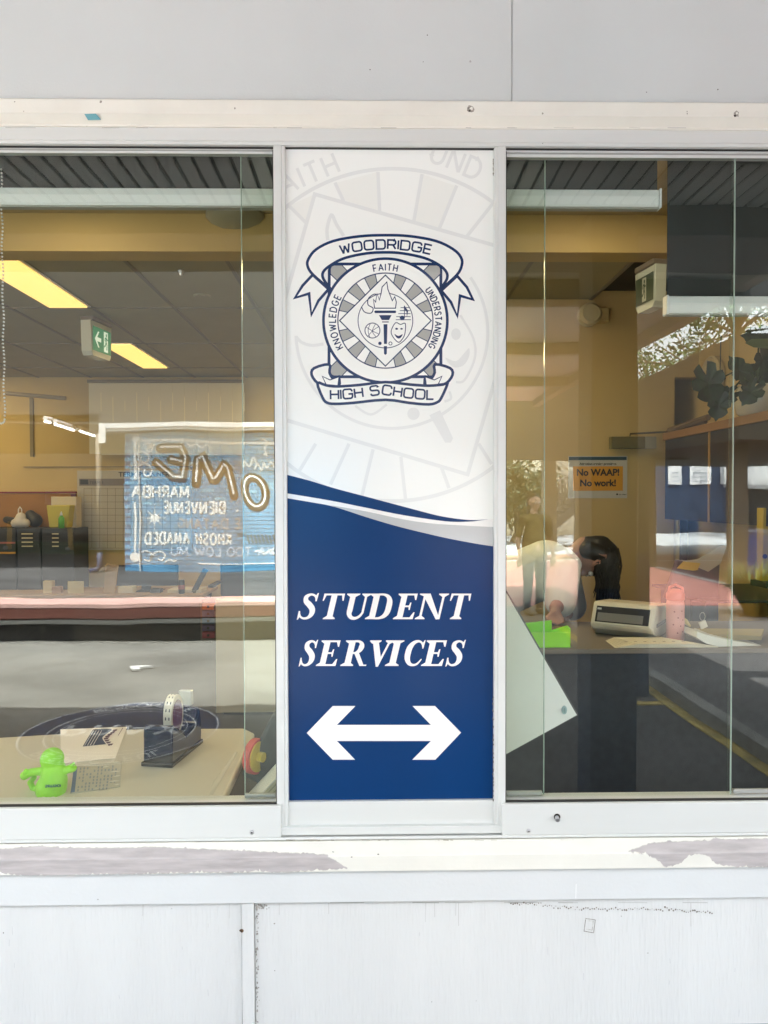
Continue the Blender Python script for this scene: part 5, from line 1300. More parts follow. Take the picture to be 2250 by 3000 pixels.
clutter(345, 390, 1722, 1741, mat('paper_white2', (.6, .56, .5), .7), 'note_pad', 'pale note pad in front of the monitor', 'note pad', dep=.12)
clutter(490, 590, 1732, 1742, mat('paper_white2', (.6, .56, .5), .7), 'paper', 'loose paper around the drink can on the work desk', 'paper', dep=.25)
clutter(440, 470, 1730, 1742, mat('mouse_black', (.03, .03, .03), .5), 'mouse', 'black computer mouse beside the monitor', 'mouse', dep=.1)
clutter(558, 572, 1660, 1738, blkm, 'handset', 'black handset leaning at the end of the work desk', 'handset', rot=28, dep=.04)
# cream divider
dv = empty('cream_divider', 'pale cream low divider panel at the right of the left window', 'divider')
YC = 3.12; a = T(634, 2084, YC)
box('panel', mat('divider_cream', (.55, .50, .36), .6), a.x, .3, YC, YC + .04, .0 if 0 else T(634, 2088, YC).z, .86, dv, .003); box('foot', blkm, a.x + .05, .2, YC + .01, YC + .03, 0, T(634, 2088, YC).z, dv)
# black drawer cabinets and shelf clutter at far left
YK = 5.75
for i, (a, b_, lab) in enumerate(((-160, 45, 'black cabinet with colour edged shelves at far left'), (50, 118, 'black cabinet with four pale drawer handles under the plastic bag'), (122, 216, 'black cabinet with short pale handles under the yellow tub'))):
    cb = empty('cabinet', lab, 'cabinet', 'black cabinets along the orange board')
    A_, B_ = T(a, 1548, YK), T(b_, 1548, YK)
    box('carcass', mat('cabinet_black', (.02, .022, .026), .5), A_.x, B_.x, YK, YK + .4, 0, A_.z, cb, .004)
    if i:
        for k in range(4):
            z_ = A_.z - .06 - k * .045 * 1.0
            dd = box('drawer', mat('cabinet_black', (.02, .022, .026), .5), A_.x + .01, B_.x - .01, YK - .012, YK - .001, z_ - .018, z_ + .02, cb)
            hw = .07 if i == 1 else .035
            box('handle', mat('handle_cream', (.62, .55, .36), .5), (A_.x + B_.x) / 2 - hw - .02 * (i == 2), (A_.x + B_.x) / 2 + hw - .02, YK - .02, YK - .0125, z_ - .006, z_ + .006, dd)
    else:
        for k, c_ in enumerate(((.3, .08, .08), (.45, .22, .03))): box('shelf_edge', mat('edge_%d' % k, c_, .5), A_.x, B_.x, YK - .006, YK - .001, A_.z - .17 - k * .11, A_.z - .15 - k * .11, cb)
ob = empty('pin_board', 'orange brown pin board with a dark red top rail', 'pin board')
pbox('board', mat('board_orange', (.32, .15, .04), .8, var=.06, vscale=4), -400, 222, 1447, 1552, YB_ - .03, .029, ob); pbox('top_rail', mat('rail_red', (.20, .02, .03), .5), -400, 222, 1440, 1446.5, YB_ - .035, .034, ob); pbox('side_rail', mat('rail_purple', (.10, .02, .05), .5), 208, 222, 1447, 1550, YB_ - .036, .005, ob)
tbx = empty('yellow_tub', 'translucent yellow tub holding green bottles on the black cabinet', 'tub')
A_, B_ = T(136, 1547, YK + .1), T(205, 1480, YK + .1)
MB().prism([(A_.x + .03, A_.z + .004), (B_.x - .03, A_.z + .004), (B_.x, B_.z), (A_.x, B_.z)], 'y', YK + .1, YK + .32).build('tub', mat('tub_yellow', (.50, .42, .04), .4), tbx, .01)
gb = empty('spray_bottle', 'green bottle with white nozzle in front of the yellow tub', 'bottle')
c_ = T(180, 1547, YK + .04); MB().lathe([(.032, 0), (.032, .11), (.02, .13), (.012, .14)], (c_.x, c_.y, A_.z + .001), 14).build('bottle', mat('bottle_green', (.10, .42, .03), .3), gb, smooth=True)
MB().lathe([(.014, .14), (.012, .16), (.002, .185)], (c_.x, c_.y, A_.z + .001), 12).build('nozzle', whiteout, gb)
cx_ = box('carton', mat('carton_cream', (.62, .55, .42), .7), T(132, 1, 5.98).x, T(207, 1, 5.98).x, 5.98, 6.12, A_.z, T(150, 1455, 5.98).z, None, .003); tag(cx_, 'cream carton standing behind the yellow tub', 'carton')
bg = empty('shopping_bag', 'white plastic shopping bag with a looped handle on the cabinet', 'bag')
bc_ = T(59, 1547, YK + .12); z0_ = A_.z
blob('bag', mat('bag_white', (.62, .58, .56), .5), [((bc_.x, bc_.y, z0_ + .07), .07, (bc_.x + .01, bc_.y, z0_ + .12), .055), ((bc_.x - .05, bc_.y, z0_ + .055), .05, (bc_.x + .06, bc_.y, z0_ + .055), .05)], bg, .008)
MB().tube([(bc_.x - .02, bc_.y, z0_ + .15), (bc_.x - .015, bc_.y, z0_ + .21), (bc_.x, bc_.y, z0_ + .235), (bc_.x + .018, bc_.y, z0_ + .21), (bc_.x + .02, bc_.y, z0_ + .15)], .007, 6).build('handle', mat('bag_white', (.62, .58, .56), .5), bg)
bgb = blob('backpack', blkm, [((bc_.x + .1, bc_.y + .14, z0_ + .08), .08, (bc_.x + .05, bc_.y + .14, z0_ + .14), .06), ((bc_.x - .1, bc_.y + .12, z0_ + .06), .05, (bc_.x - .22, bc_.y + .14, z0_ + .09), .04)], None, .01); tag(bgb, 'dark backpack slumped behind the shopping bag', 'bag')
# vertical blinds, planner, rails
vb = empty('vertical_blind', 'cream vertical slat blind on the far office window', 'blind')
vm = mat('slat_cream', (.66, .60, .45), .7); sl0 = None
for k in range(13):
    a = 262 + k * 35
    o = pbox('slat', vm, a, a + 33, 1122, 1333 if k else 1330, YB_ - .10, .004, vb); o.rotation_euler.z = 0
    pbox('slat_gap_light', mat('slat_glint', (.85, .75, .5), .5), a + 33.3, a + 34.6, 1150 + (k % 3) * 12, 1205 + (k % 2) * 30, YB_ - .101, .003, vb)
pbox('headrail', mat('headrail_dark', (.20, .16, .1), .6), 255, 712, 1112, 1121, YB_ - .13, .06, vb)
tp = empty('term_planner', 'large grey TERM PLANNER wall calendar with ruled squares', 'planner')
pbox('board', mat('planner_grey', (.46, .42, .35), .6), 228, 560, 1378, 1612, YB_ - .03, .029, tp, .003)
pbox('header_strip', mat('planner_band', (.20, .17, .16), .6), 232, 556, 1402, 1423, YB_ - .034, .003, tp)
pbox('black_label', blkm, 235, 258, 1405, 1419, YB_ - .038, .003, tp)
gp = Print(lambda a, b_, l: T(a, b_, YB_ - .0345))
for k in range(14): gp.stroke([(246 + k * 23, 1430), (246 + k * 23, 1606)], .8)
for k in range(10): gp.stroke([(246, 1432 + k * 19.3), (548, 1432 + k * 19.3)], .8, 1)
gp.build('ruling', mat('ruling_grey', (.14, .12, .1), .7), tp)
c_ = T(422, 1396, YB_ - .036); label_text('title', 'TERM PLANNER', .075, mat('planner_ink', (.05, .05, .07), .6), c_, (R(90), 0, 0), tp, bold=.001, sx=1.1)
c_ = T(283, 1418, YB_ - .038); label_text('term_title', 'TERM 1', .05, mat('planner_ink', (.05, .05, .07), .6), c_, (R(90), 0, 0), tp)
whb = empty('wall_rail', 'thin dark picture rail across the far cream wall', 'rail')
pbox('rail', mat('rail_brown', (.22, .18, .12), .6), 68, 560, 1366, 1369, YB_ - .02, .019, whb); pbox('rail', mat('rail_brown', (.22, .18, .12), .6), 88, 96, 1165, 1338, YB_ - .02, .019, whb)
tl_ = empty('ceiling_tube_light', 'dim batten light fixed high on the far wall at left', 'light')
MB().tube([T(18, 1152, 5.6), T(193, 1167, 5.6)], .022, 8).build('batten', mat('batten_grey', (.25, .2, .13), .6), tl_)

# right-hand counter -------------------------------------------------------
YQ = .76; cz = T(1800, 1900, YQ).z
cnt_ = empty('reception_counter', 'dark grey fabric fronted reception counter inside the right window', 'counter')
box('front', mat('counter_fabric', (.040, .042, .048), .95, var=.12, vscale=30, bump=.5, bscale=400), .28, 2.3, YQ, YQ + .03, .01, cz - .02, cnt_)
box('counter_top', mat('counter_top', (.16, .13, .10), .6), .28, 2.3, YQ - .012, YQ + .62, cz - .0195, cz, cnt_, .003)
# white sheet (cable grommet) leaning in the corner
ws = empty('white_screen', 'white acrylic screen standing tilted on one corner with a grommet near its tip', 'screen')
tip = T(1690, 2095, .22); u1 = (T(1485, 1740, .22) - tip).normalized(); u2 = (T(1485, 2208, .22) - tip).normalized()
acry = mat('white_acrylic', (.86, .88, .88), .25, coat=.4)
q = [tip, tip + u2 * .34, tip + u2 * .34 + u1 * .62, tip + u1 * .62]
MB().prism([(v.x, v.z) for v in q], 'y', .22, .228).build('panel', acry, ws)
MB().prism([(v.x, v.z) for v in [q[0] + (-u1 - u2) * .006, q[1] - u1 * .006, q[2], q[3] - u2 * .006]], 'y', .2285, .231).build('edge', mat('edge_grey', (.08, .08, .08), .5), ws)
gm = T(1653, 2080, .219)
MB().lathe([(.0075, 0), (.012, -.002), (.012, .001)], gm, 18, Matrix.Rotation(R(90), 3, 'X') @ Matrix.Diagonal((.75, 1.2, 1))).build('grommet', mat('grommet_blue', (.35, .48, .50), .4), ws)
MB().tube([gm + Vector((0, -.004, .008)), gm + Vector((0, -.006, -.008))], .002, 6).build('pin', mat('grommet_edge', (.2, .3, .32), .4), ws)
def CZ(px, py): return TZ(px, py, cz)
# tray
tray = empty('letter_tray', 'bright lime green letter tray on the counter', 'tray')
lg = mat('lime_plastic', (.30, .80, .01), .3)
a, b_ = T(1557, 1899, YQ + .03), T(1665, 1899, YQ + .03)
x0, x1 = a.x, b_.x
h1, h2 = T(1600, 1851, YQ + .03).z, T(1560, 1800, YQ + .3).z
box('front', lg, x0, x1, YQ + .02, YQ + .026, cz + .001, h1, tray, .001)
box('floor', lg, x0, x1, YQ + .026, YQ + .30, cz + .001, cz + .006, tray)
MB().prism([(YQ + .02, cz + .001), (YQ + .30, cz + .001), (YQ + .30, cz + .02), (YQ + .06, h1 + .02), (YQ + .02, h1 + .015)], 'x', x1, x1 + .006).build('side', lg, tray)
MB().prism([(x0, cz + .001), (x1, cz + .001), (x1, h1), (x0 + .02, h2 - .04), (x0, h2 - .035)], 'y', YQ + .30, YQ + .306).build('back', lg, tray)
# printer
pt = empty('label_printer', 'cream desktop printer with a dark sloping front panel on the counter', 'printer')
pcm = mat('printer_cream', (.60, .55, .44), .4); 
cP = CZ(1860, 1862)
mtq = Matrix.Translation((cP.x, cP.y + .06, cz)) @ Matrix.Rotation(R(-35), 4, 'Z')
MB().prism([(-.13, .03), (-.145, .05), (-.10, .135), (-.08, .145), (.12, .13), (.14, .11), (.14, .0), (-.08, .0)], 'x', -.135, .135, mtq).build('body', pcm, pt, .008, seg=3)
sw_ = Matrix.Rotation(R(0), 4, 'X')
fr = mtq @ Matrix.Translation((0, -.1262, .0925)) @ Matrix.Rotation(math.atan2(.045, .085) * 1.0, 4, 'X').inverted()
box('front_panel', mat('printer_dark', (.035, .033, .03), .25, coat=.3), -.115, .115, -.004, .006, -.035, .040, pt, .003, fr)
box('paper_slot', mat('slot_grey', (.16, .15, .13), .5), -.105, .09, -.0055, -.0042, -.030, .008, pt, 0, fr)
box('bezel', pcm, -.125, .125, -.002, .008, -.044, .048, pt, .004, fr)
box('display', mat('display_pale', (.4, .42, .4), .3), -.11, -.092, -.0056, -.0042, .022, .030, pt, 0, fr)
box('rear_seam', mat('seam_grey', (.12, .11, .1), .5), .1352, .137, -.09, .10, .05, .065, pt, 0, mtq)
# papers on counter
cp2 = empty('form_pile', 'pile of printed forms spread along the counter edge', 'papers')
for k in range(7):
    a, b_ = T(1800 + k * 4, 1899, YQ + .01), T(2105 - k * 9, 1899, YQ + .01)
    q = [(a.x + .01 * k, YQ + .005), (b_.x + random.uniform(-.01, .01), YQ + .005), (b_.x - .10, YQ + .15), (a.x + .01, YQ + .15)]
    MB().prism(q, 'z', cz + .001 + k * .0022, cz + .0027 + k * .0022).build('sheet', mat('form_paper', (.70, .64, .50), .7), cp2)
for k in range(9):
    x_ = T(1830 + k * 28, 1880, YQ + .05).x; box('print_mark', mat('ink_brown', (.2, .16, .13), .7), x_, x_ + .012, YQ + .05, YQ + .056, cz + .0166, cz + .0171, cp2)
# bottle
wb = empty('water_bottle', 'pink water bottle with a flip lid on the counter', 'bottle')
cB = CZ(1978, 1876); cB = Vector((cB.x, cB.y, cz)); cB = Vector((T(1978, 1876, YQ + .17).x, YQ + .17, cz))
pk_ = mat('bottle_pink', (.72, .33, .30), .45)
MB().lathe([(.036, .001), (.037, .006), (.037, .155), (.034, .17)], cB, 28).build('flask', pk_, wb, smooth=True)
MB().lathe([(.036, .171), (.038, .176), (.038, .197), (.028, .212), (.016, .218)], cB, 24).build('lid', mat('lid_pink', (.65, .20, .17), .4), wb, smooth=True)
MB().tube([cB + Vector((-.03, 0, .20)), cB + Vector((-.025, 0, .226)), cB + Vector((.0, 0, .236)), cB + Vector((.03, 0, .222)), cB + Vector((.034, 0, .19))], .006, 8).build('carry_loop', mat('lid_pink', (.65, .20, .17), .4), wb, smooth=True)
pr = Print(lambda a, b_, l: Vector((cB.x + .0376 * math.sin(a), cB.y - .0376 * math.cos(a), cz + b_)))
for (a, b_) in ((-.5, .125), (.35, .128), (-.1, .10), (-.6, .07), (.2, .065), (.5, .09), (-.15, .035), (.45, .04)):
    pr.disc((a, b_), .09, 0, 8, .0035)
pr.build('flower_print', mat('print_red', (.35, .10, .11), .5), wb)
# keys / tags
kt = empty('key_tag', 'bunch of keys with white tags hanging beside the bottle', 'keys')
a = T(2060, 1830, YQ + .2)
MB().box(-.016, .016, -.003, .003, -.016, .016, Matrix.Translation(a) @ Matrix.Rotation(R(-22), 4, 'Y')).build('tag', mat('tag_white', (.7, .66, .58), .4), kt, .002)
MB().box(-.012, .012, -.003, .003, -.02, .02, Matrix.Translation(T(2038, 1855, YQ + .2)) @ Matrix.Rotation(R(18), 4, 'Y')).build('tag', mat('tag_white', (.7, .66, .58), .4), kt, .002)
MB().tube([T(2058 + 8 * math.cos(t), 1806 + 12 * math.sin(t), YQ + .2) for t in [k * .63 for k in range(11)]], .0015, 5).build('ring', steel, kt)
MB().tube([T(1990, 1805, YQ + .18), T(2010, 1822, YQ + .17), T(2022, 1835, YQ + .17)], [.008, .011, .004], 7).build('charm', mat('charm_gold', (.5, .38, .12), .4), kt)
# folder right
fo = empty('document_folder', 'white curved document folder full of papers at the right of the counter', 'folder')
mb = MB(); vs = []
for k in range(13):
    t = k / 12; px = 2042 + t * 330; py = 1850 + 42 * min(1, t * 1.7) ** .75
    for (dy, yy) in ((0, YQ + .03 + .02 * t), (26 if t > .05 else 18, YQ + .02 + .02 * t)): vs.append(T(px, min(py + dy, 1899), yy))
for k in range(12): mb.add([vs[2 * k], vs[2 * k + 1], vs[2 * k + 3], vs[2 * k + 2], vs[2 * k] + Vector((0, .15, .0)), vs[2 * k + 1] + Vector((0, .15, 0)), vs[2 * k + 3] + Vector((0, .15, 0)), vs[2 * k + 2] + Vector((0, .15, 0))], [(0, 1, 2, 3), (4, 7, 6, 5), (0, 3, 7, 4), (1, 5, 6, 2), (0, 4, 5, 1), (2, 6, 7, 3)])
mb.build('cover', mat('folder_white', (.68, .68, .64), .45), fo)
for k in range(6): MB().prism([(T(2060, 1, YQ + .1).x, YQ + .08 + k * .01), (T(2230, 1, YQ + .1).x, YQ + .06), (T(2300, 1, YQ + .1).x, YQ + .22), (T(2075, 1, YQ + .1).x, YQ + .24)], 'z', T(2100, 1862, YQ + .1).z + k * .003 - .012, T(2100, 1862, YQ + .1).z + k * .003 - .0103).build('sheet', mat('old_paper', (.38, .31, .13), .7), fo)
# cupboards and monitor behind the counter
YV = 1.75
cu = empty('low_cupboard', 'blue black low cupboard with two doors behind the counter', 'cupboard')
a, b_ = T(2022, 1905, YV), T(2104, 1745, YV)
box('carcass', mat('cupboard_navy', (.02, .035, .06), .5), a.x, b_.x, YV, YV + .4, 0, b_.z, cu, .003)
for k in range(2):
    x_ = a.x + k * (b_.x - a.x) / 2; box('door', mat('cupboard_navy', (.02, .035, .06), .5), x_ + .004, x_ + (b_.x - a.x) / 2 - .004, YV - .014, YV - .001, .05, b_.z - .03, cu, .002)
wt = box('top', mat('worktop_black', (.03, .03, .032), .4), T(2015, 1, YV).x, 2.3, YV - .25, YV + .45, T(2030, 1748, YV).z, T(2030, 1740, YV).z, cu, .003)
mo2 = empty('tilted_monitor', 'large dark monitor tilted back behind the pink bottle', 'monitor')
c_ = T(2040, 1690, 1.6); mm = Matrix.Translation(c_) @ Matrix.Rotation(R(-12), 4, 'X') @ Matrix.Rotation(R(6), 4, 'Y')
q = [T(1946, 1752, 1.6), T(2105, 1760, 1.6), T(2110, 1652, 1.6), T(1984, 1640, 1.6)]
MB().prism([(v.x, v.z) for v in q], 'y', 1.6, 1.63).build('housing', mat('monitor_maroon', (.10, .055, .055), .4), mo2, .006)
q2 = [v.lerp(c_, .06) for v in q]; MB().prism([(v.x, v.z) for v in q2], 'y', 1.596, 1.5995).build('screen', mat('screen_dull', (.07, .045, .045), .2), mo2)
MB().tube([(c_.x, 1.66, c_.z - .05), (c_.x, 1.68, T(2040, 1745, 1.68).z)], .02, 8).build('stand', blkm, mo2)
en = empty('yellow_envelope', 'yellow envelope on top of the tilted monitor', 'envelope')
MB().prism([(T(a_, b_, 1.56).x, T(a_, b_, 1.56).z) for a_, b_ in ((1984, 1665), (2003, 1645), (2052, 1650), (2044, 1670), (2030, 1672))], 'y', 1.56, 1.566).build('paper', mat('envelope_yellow', (.62, .36, .03), .6), en)
MB().prism([(T(a_, b_, 1.57).x, T(a_, b_, 1.57).z) for a_, b_ in ((2000, 1644), (2045, 1638), (2110, 1600), (2128, 1600), (2112, 1650), (2075, 1675))], 'y', 1.57, 1.574).build('paper_behind', mat('paper_tan', (.45, .36, .24), .6), en)
bnr = empty('lever_file', 'yellow lever arch file standing upright at the far right edge', 'file')
a, b_ = T(2234, 1703, 1.5), T(2300, 1488, 1.5)
box('spine', mat('file_yellow', (.45, .32, .02), .4), a.x, b_.x, 1.5, 1.56, a.z, b_.z, bnr, .003)
c_ = T(2241, 1630, 1.498); MB().lathe([(.006, 0), (.012, -.002), (.012, .001)], c_, 16, Matrix.Rotation(R(90), 3, 'X')).build('finger_hole', hole, bnr)
sf2 = box('file_shelf', blkm, a.x - .01, 2.3, 1.45, 1.6, a.z - .03, a.z - .001, None, .002); tag(sf2, 'black shelf carrying the yellow file', 'shelf')
# doorway, door closer, poster
db = empty('doorway', 'dark narrow doorway frame at the end of the cream partition', 'door frame')
YP = YR - .012
pbox('jamb', mat('jamb_black', (.012, .011, .01), .5), 1993, 2016, 1385, 1880, YP - .02, .05, db)
pbox('jamb_strip', mat('jamb_cream', (.45, .36, .15), .5), 1984, 1992, 1378, 1880, YP - .02, .04, db)
pbox('lintel', mat('jamb_cream', (.45, .36, .15), .5), 1984, 2016, 1366, 1377.5, YP - .02, .05, db)
gd = empty('glazed_door', 'pale green glazed door panel beyond the door frame', 'door')
pbox('panel', mat('pale_green', (.40, .42, .30), .5), 2000, 2070, 1235, 1365, YR + .2, .03, gd)
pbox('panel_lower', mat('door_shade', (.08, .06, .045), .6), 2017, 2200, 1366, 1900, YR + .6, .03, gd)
dc = empty('door_closer', 'bronze grey overhead door closer with its arm on the partition', 'door closer')
a, b_ = T(1790, 1314, YP - .05), T(1922, 1279, YP - .05)
box('body', mat('closer_bronze', (.16, .14, .07), .35, metal=.4), a.x, b_.x - .08, YP - .06, YP - .001, a.z, b_.z, dc, .004)
box('end_plate', mat('closer_grey', (.28, .26, .2), .4), b_.x - .079, b_.x, YP - .061, YP - .001, a.z, b_.z, dc, .004)
MB().tube([T(1846, 1278, YP - .03), T(1846, 1271, YP - .03), T(1965, 1265, YP - .05), T(2060, 1232, YP - .35)], .006, 6).build('arm', mat('arm_brown', (.08, .07, .05), .4), dc)
dh = empty('door_header', 'long brown sliding door header running along the side wall', 'rail')
MB().tube([T(1960, 1262, YR - .05), T(2075, 1222, YR - .6)], .02, 6).build('rail', mat('header_brown', (.14, .10, .06), .5), dh); MB().tube([T(1985, 1256, YR - .09), T(2068, 1236, YR - .55)], .012, 6).build('lower_rail', mat('header_brown', (.14, .10, .06), .5), dh)
po = empty('wall_poster', 'white wall poster with an orange panel reading No WAAP! No work!', 'poster')
YO = YR - .006
pbox('sheet', mat('poster_white', (.50, .48, .42), .5), 1665, 1838, 1336, 1460, YO, .003, po)
pbox('top_band', mat('poster_teal', (.01, .05, .08), .5), 1667, 1836, 1338, 1348, YO - .003, .0025, po)
pbox('orange_panel', mat('poster_orange', (.60, .28, .02), .5), 1679, 1825, 1366, 1438, YO - .003, .0025, po)
ink = mat('poster_ink', (.012, .012, .014), .5)
rx = (R(90), 0, 0)
label_text('small_heading', 'Attention service providers', .0235, ink, T(1752, 1362, YO - .004), rx, po, bold=.0007)
label_text('slogan', 'No WAAP!', .066, ink, T(1752, 1393, YO - .0045), rx, po, bold=.0022, sx=.98)
label_text('slogan', 'No work!', .066, ink, T(1752, 1424, YO - .0045), rx, po, bold=.0022, sx=.98)
label_text('agency_name', 'Queensland', .011, ink, T(1824, 1450, YO - .004), rx, po, bold=.0003)
c_ = T(1808, 1448, YO - .004); Print(lambda a, b_, l: Vector((c_.x + a, YO - .004, c_.z + b_))).disc((0, 0), .007, 0, 10).build('agency_crest', ink, po)
xt = empty('small_exit_sign', 'small dark green exit box beneath the black shelf', 'exit sign')
pbox('box', mat('exit_dark_green', (.03, .10, .02), .4), 2026, 2062, 1280, 1334, YR - .5, .05, xt, .003); pbox('pictogram', mat('exit_pale', (.5, .6, .45), .4), 2041, 2048, 1298, 1318, YR - .504, .003, xt)
rl = empty('wall_sounder', 'round cream drum shaped fitting on the partition near the ceiling', 'alarm')
p = T(1722, 926, YR - .02); MB().lathe([(.078, 0), (.078, -.07), (.06, -.085)], p, 24, Matrix.Rotation(R(90), 3, 'X').inverted()).build('drum', mat('drum_cream', (.5, .42, .25), .6), rl, smooth=False)
box('mount', wallin, p.x + .02, p.x + .14, p.y - .05, p.y + .019, p.z - .05, p.z + .05, rl, .01)
# high cupboard with plants
hc_ = empty('wall_cupboard', 'black wall cupboard with an orange timber top edge along the side wall', 'cupboard')
box('carcass', mat('cupboard_black', (.008, .008, .012), .4), 2.0, 2.31, .6, 2.75, 1.45, 1.985, hc_)
box('top_edge', mat('edge_orange', (.22, .11, .035), .5), 1.985, 2.31, .6, 2.76, 1.986, 2.035, hc_, .003)
for k in range(2): box('edge_strip', mat('edge_orange2', (.36, .2, .05), .5), 1.992, 1.9995, 2.1 - k * .7, 2.115 - k * .7, 1.45, 1.985, hc_)
ck = empty('wall_clock', 'round cream wall clock half hidden behind the monstera', 'clock')
c_ = Vector((2.31, T(2150, 1100, 2.7).y, T(2155, 1110, 2.75).z)); mk = Matrix.Rotation(R(-90), 3, 'Y')
MB().lathe([(.145, 0), (.145, .03), (.13, .036), (.125, .02)], c_, 32, mk).build('rim', mat('clock_rim', (.55, .46, .28), .5), ck)
MB().lathe([(.126, .012), (.001, .0125)], c_, 32, mk).build('face', mat('clock_face', (.62, .56, .42), .5), ck)
for a_, l_ in ((80, .06), (205, .09)): MB().tube([c_ + Vector((-.016, 0, 0)), c_ + Vector((-.016, -l_ * math.cos(R(a_)), l_ * math.sin(R(a_)))) ], .003, 5).build('hand', ink, ck)
for k in range(12): MB().tube([c_ + Vector((-.014, .10 * math.cos(k * PI / 6), .10 * math.sin(k * PI / 6))), c_ + Vector((-.014, .115 * math.cos(k * PI / 6), .115 * math.sin(k * PI / 6)))], .002, 4).build('hour_mark', ink, ck)
mon = empty('monstera_plant', 'dark monstera plant in a white pot on the wall cupboard', 'plant')
pcx = T(2195, 1245, 1.95); pcx.x = 2.14; pcx.y = 1.85; pz = 2.036
MB().lathe([(.07, 0), (.105, .03), (.12, .12), (.10, .18), (.09, .18)], (pcx.x, pcx.y, pz), 28).build('pot', mat('pot_white', (.62, .58, .48), .25, coat=.6), mon, smooth=True)
lfm = mat('monstera_leaf', (.007, .022, .005), .35, spec=.5, var=.5, vscale=25)
random.seed(12)
def mleaf(c, rgt, upv, s_, parent=mon):
    c = Vector(c); rgt = Vector(rgt).normalized(); upv = Vector(upv).normalized(); nn = rgt.cross(upv)
    out = []
    N = 28
    for k in range(N):
        t = 2 * PI * k / N; r_ = 1 - .12 * math.cos(t) ; r_ *= (.74 if (k % 4 == 2 and 3 < k < 25) else 1.0); r_ *= (1.25 if k == 0 else 1)
        if abs(k - N / 2) < 1: r_ *= .55
        out.append(c + (upv * -math.cos(t) * r_ * 1.1 * -1 + rgt * math.sin(t) * r_ * .85) * s_ + nn * s_ * .18 * math.sin(t) ** 2)
    lo = [v + nn * .0015 for v in out]
    fs = [(N * 2, k, (k + 1) % N) for k in range(N)] + [(N * 2 + 1, N + (k + 1) % N, N + k) for k in range(N)]
    MB().add(out + lo + [c, c + nn * .0015], fs).build('leaf', lfm, parent)
base = Vector((pcx.x, pcx.y, pz + .18))
for (px, py, Y, s_, ang) in ((2075, 1125, 1.7, .10, 200), (2105, 1190, 1.75, .07, 175), (2165, 1085, 1.7, .08, 30), (2215, 1110, 1.85, .10, 60), (2235, 1055, 1.8, .08, -30), (2225, 990, 1.85, .085, 80), (2290, 1080, 1.8, .12, 10), (2130, 1160, 1.8, .06, 120), (2200, 1150, 1.7, .07, 150)):
    p = T(px, py, Y); a = R(ang)
    rgt = Vector((math.cos(a), .25, math.sin(a))); upv = Vector((-math.sin(a), .2, math.cos(a)))
    mleaf(p, rgt, upv, s_)
    MB().tube([base, base.lerp(p, .5) + Vector((0, 0, .07)), p], [.006, .005, .003], 6).build('stem', mat('stem_green', (.03, .05, .01), .6), mon)
bl2 = mat('plain_leaf', (.05, .09, .03), .35, coat=.3)
p = T(2225, 1005, 1.5); MB().add([p + Vector((-.075, 0, 0)), p + Vector((-.03, .02, .025)), p + Vector((.06, .03, .03)), p + Vector((.14, .04, .0)), p + Vector((.06, .0, -.03)), p + Vector((-.03, 0, -.022))], [(0, 1, 2, 3, 4, 5)]).build('pale_leaf', bl2, mon)
MB().tube([T(2112, 980, 1.7), T(2109, 1115, 1.7)], .003, 5).build('cord', ink, mon)

# woman bending over the counter ------------------------------------------
wm_ = empty('person', 'woman in white shirt bending over the counter with long black hair hanging forward', 'person')
skn = mat('skin_brown', (.30, .15, .11), .5, var=.05, vscale=9)
YW = 1.62
def W_(px, py, dy=0): return tuple(T(px, py, YW + dy))
uw = (YW + 2.08) / FPX
hd = Vector(W_(1742, 1634)); hf = Vector((-.62, -.12, -.72)).normalized(); hu = Vector((.72, -.05, -.0)).normalized(); hu = (hu - hf * hu.dot(hf)).normalized() * 1.0
hu = Vector((.78, 0, -.60)); hf = Vector((-.60, -.15, -.78)).normalized(); hu = (Vector((.75, 0, .35)) - hf * Vector((.75, 0, .35)).dot(hf)).normalized()
hf = Vector((-.45, -.1, -.88)).normalized(); hu = (Vector((.80, 0, .1)) - hf * Vector((.80, 0, .1)).dot(hf)).normalized()
caps = head_caps(hd, hf, hu, 1.08)
# neck from head back to shoulders, spine, hips, legs
caps += [(tuple(hd - hu * .07 - hf * .03), .055, W_(1655, 1655), .062), (W_(1655, 1655), .08, W_(1590, 1672), .12), (W_(1590, 1672), .125, W_(1500, 1712, .05), .125), (W_(1500, 1712, .05), .125, W_(1420, 1760, .1), .14),
         (W_(1420, 1760, .02), .11, (W_(1420, 1760)[0] - .02, YW - .02, .52), .07), ((W_(1420, 1760)[0] - .02, YW - .02, .52), .065, (W_(1420, 1760)[0] - .04, YW, .09), .042), ((W_(1420, 1760)[0] - .04, YW, .06), .04, (W_(1420, 1760)[0] + .1, YW, .035), .032),
         (W_(1420, 1760, .2), .11, (W_(1420, 1760)[0] - .06, YW + .22, .52), .07), ((W_(1420, 1760)[0] - .06, YW + .22, .52), .065, (W_(1420, 1760)[0] - .1, YW + .24, .09), .042), ((W_(1420, 1760)[0] - .1, YW + .24, .06), .04, (W_(1420, 1760)[0] + .04, YW + .24, .035), .032),
         (W_(1655, 1690, -.14), .060, W_(1640, 1770, -.17), .048), (W_(1640, 1770, -.17), .044, (W_(1618, 1840, -.2)[0], YW - .25, cz + .07), .03),
         (W_(1650, 1690, .17), .058, W_(1665, 1790, .2), .046), (W_(1665, 1790, .2), .042, (W_(1650, 1840)[0], YW + .0, cz - .02), .03)]
hand(caps, (W_(1618, 1840, -.2)[0], YW - .25, cz + .07), (-.1, -.8, -.55), (1, 0, 0), .95)
hand(caps, (W_(1650, 1840)[0], YW + .0, cz - .02), (.1, -.6, -.5), (1, 0, 0), .95)
blob('body', skn, caps, wm_, .009)
shm = mat('shirt_cream_white', (.80, .80, .76), .75, var=.03, vscale=12, bump=.6, bscale=9)
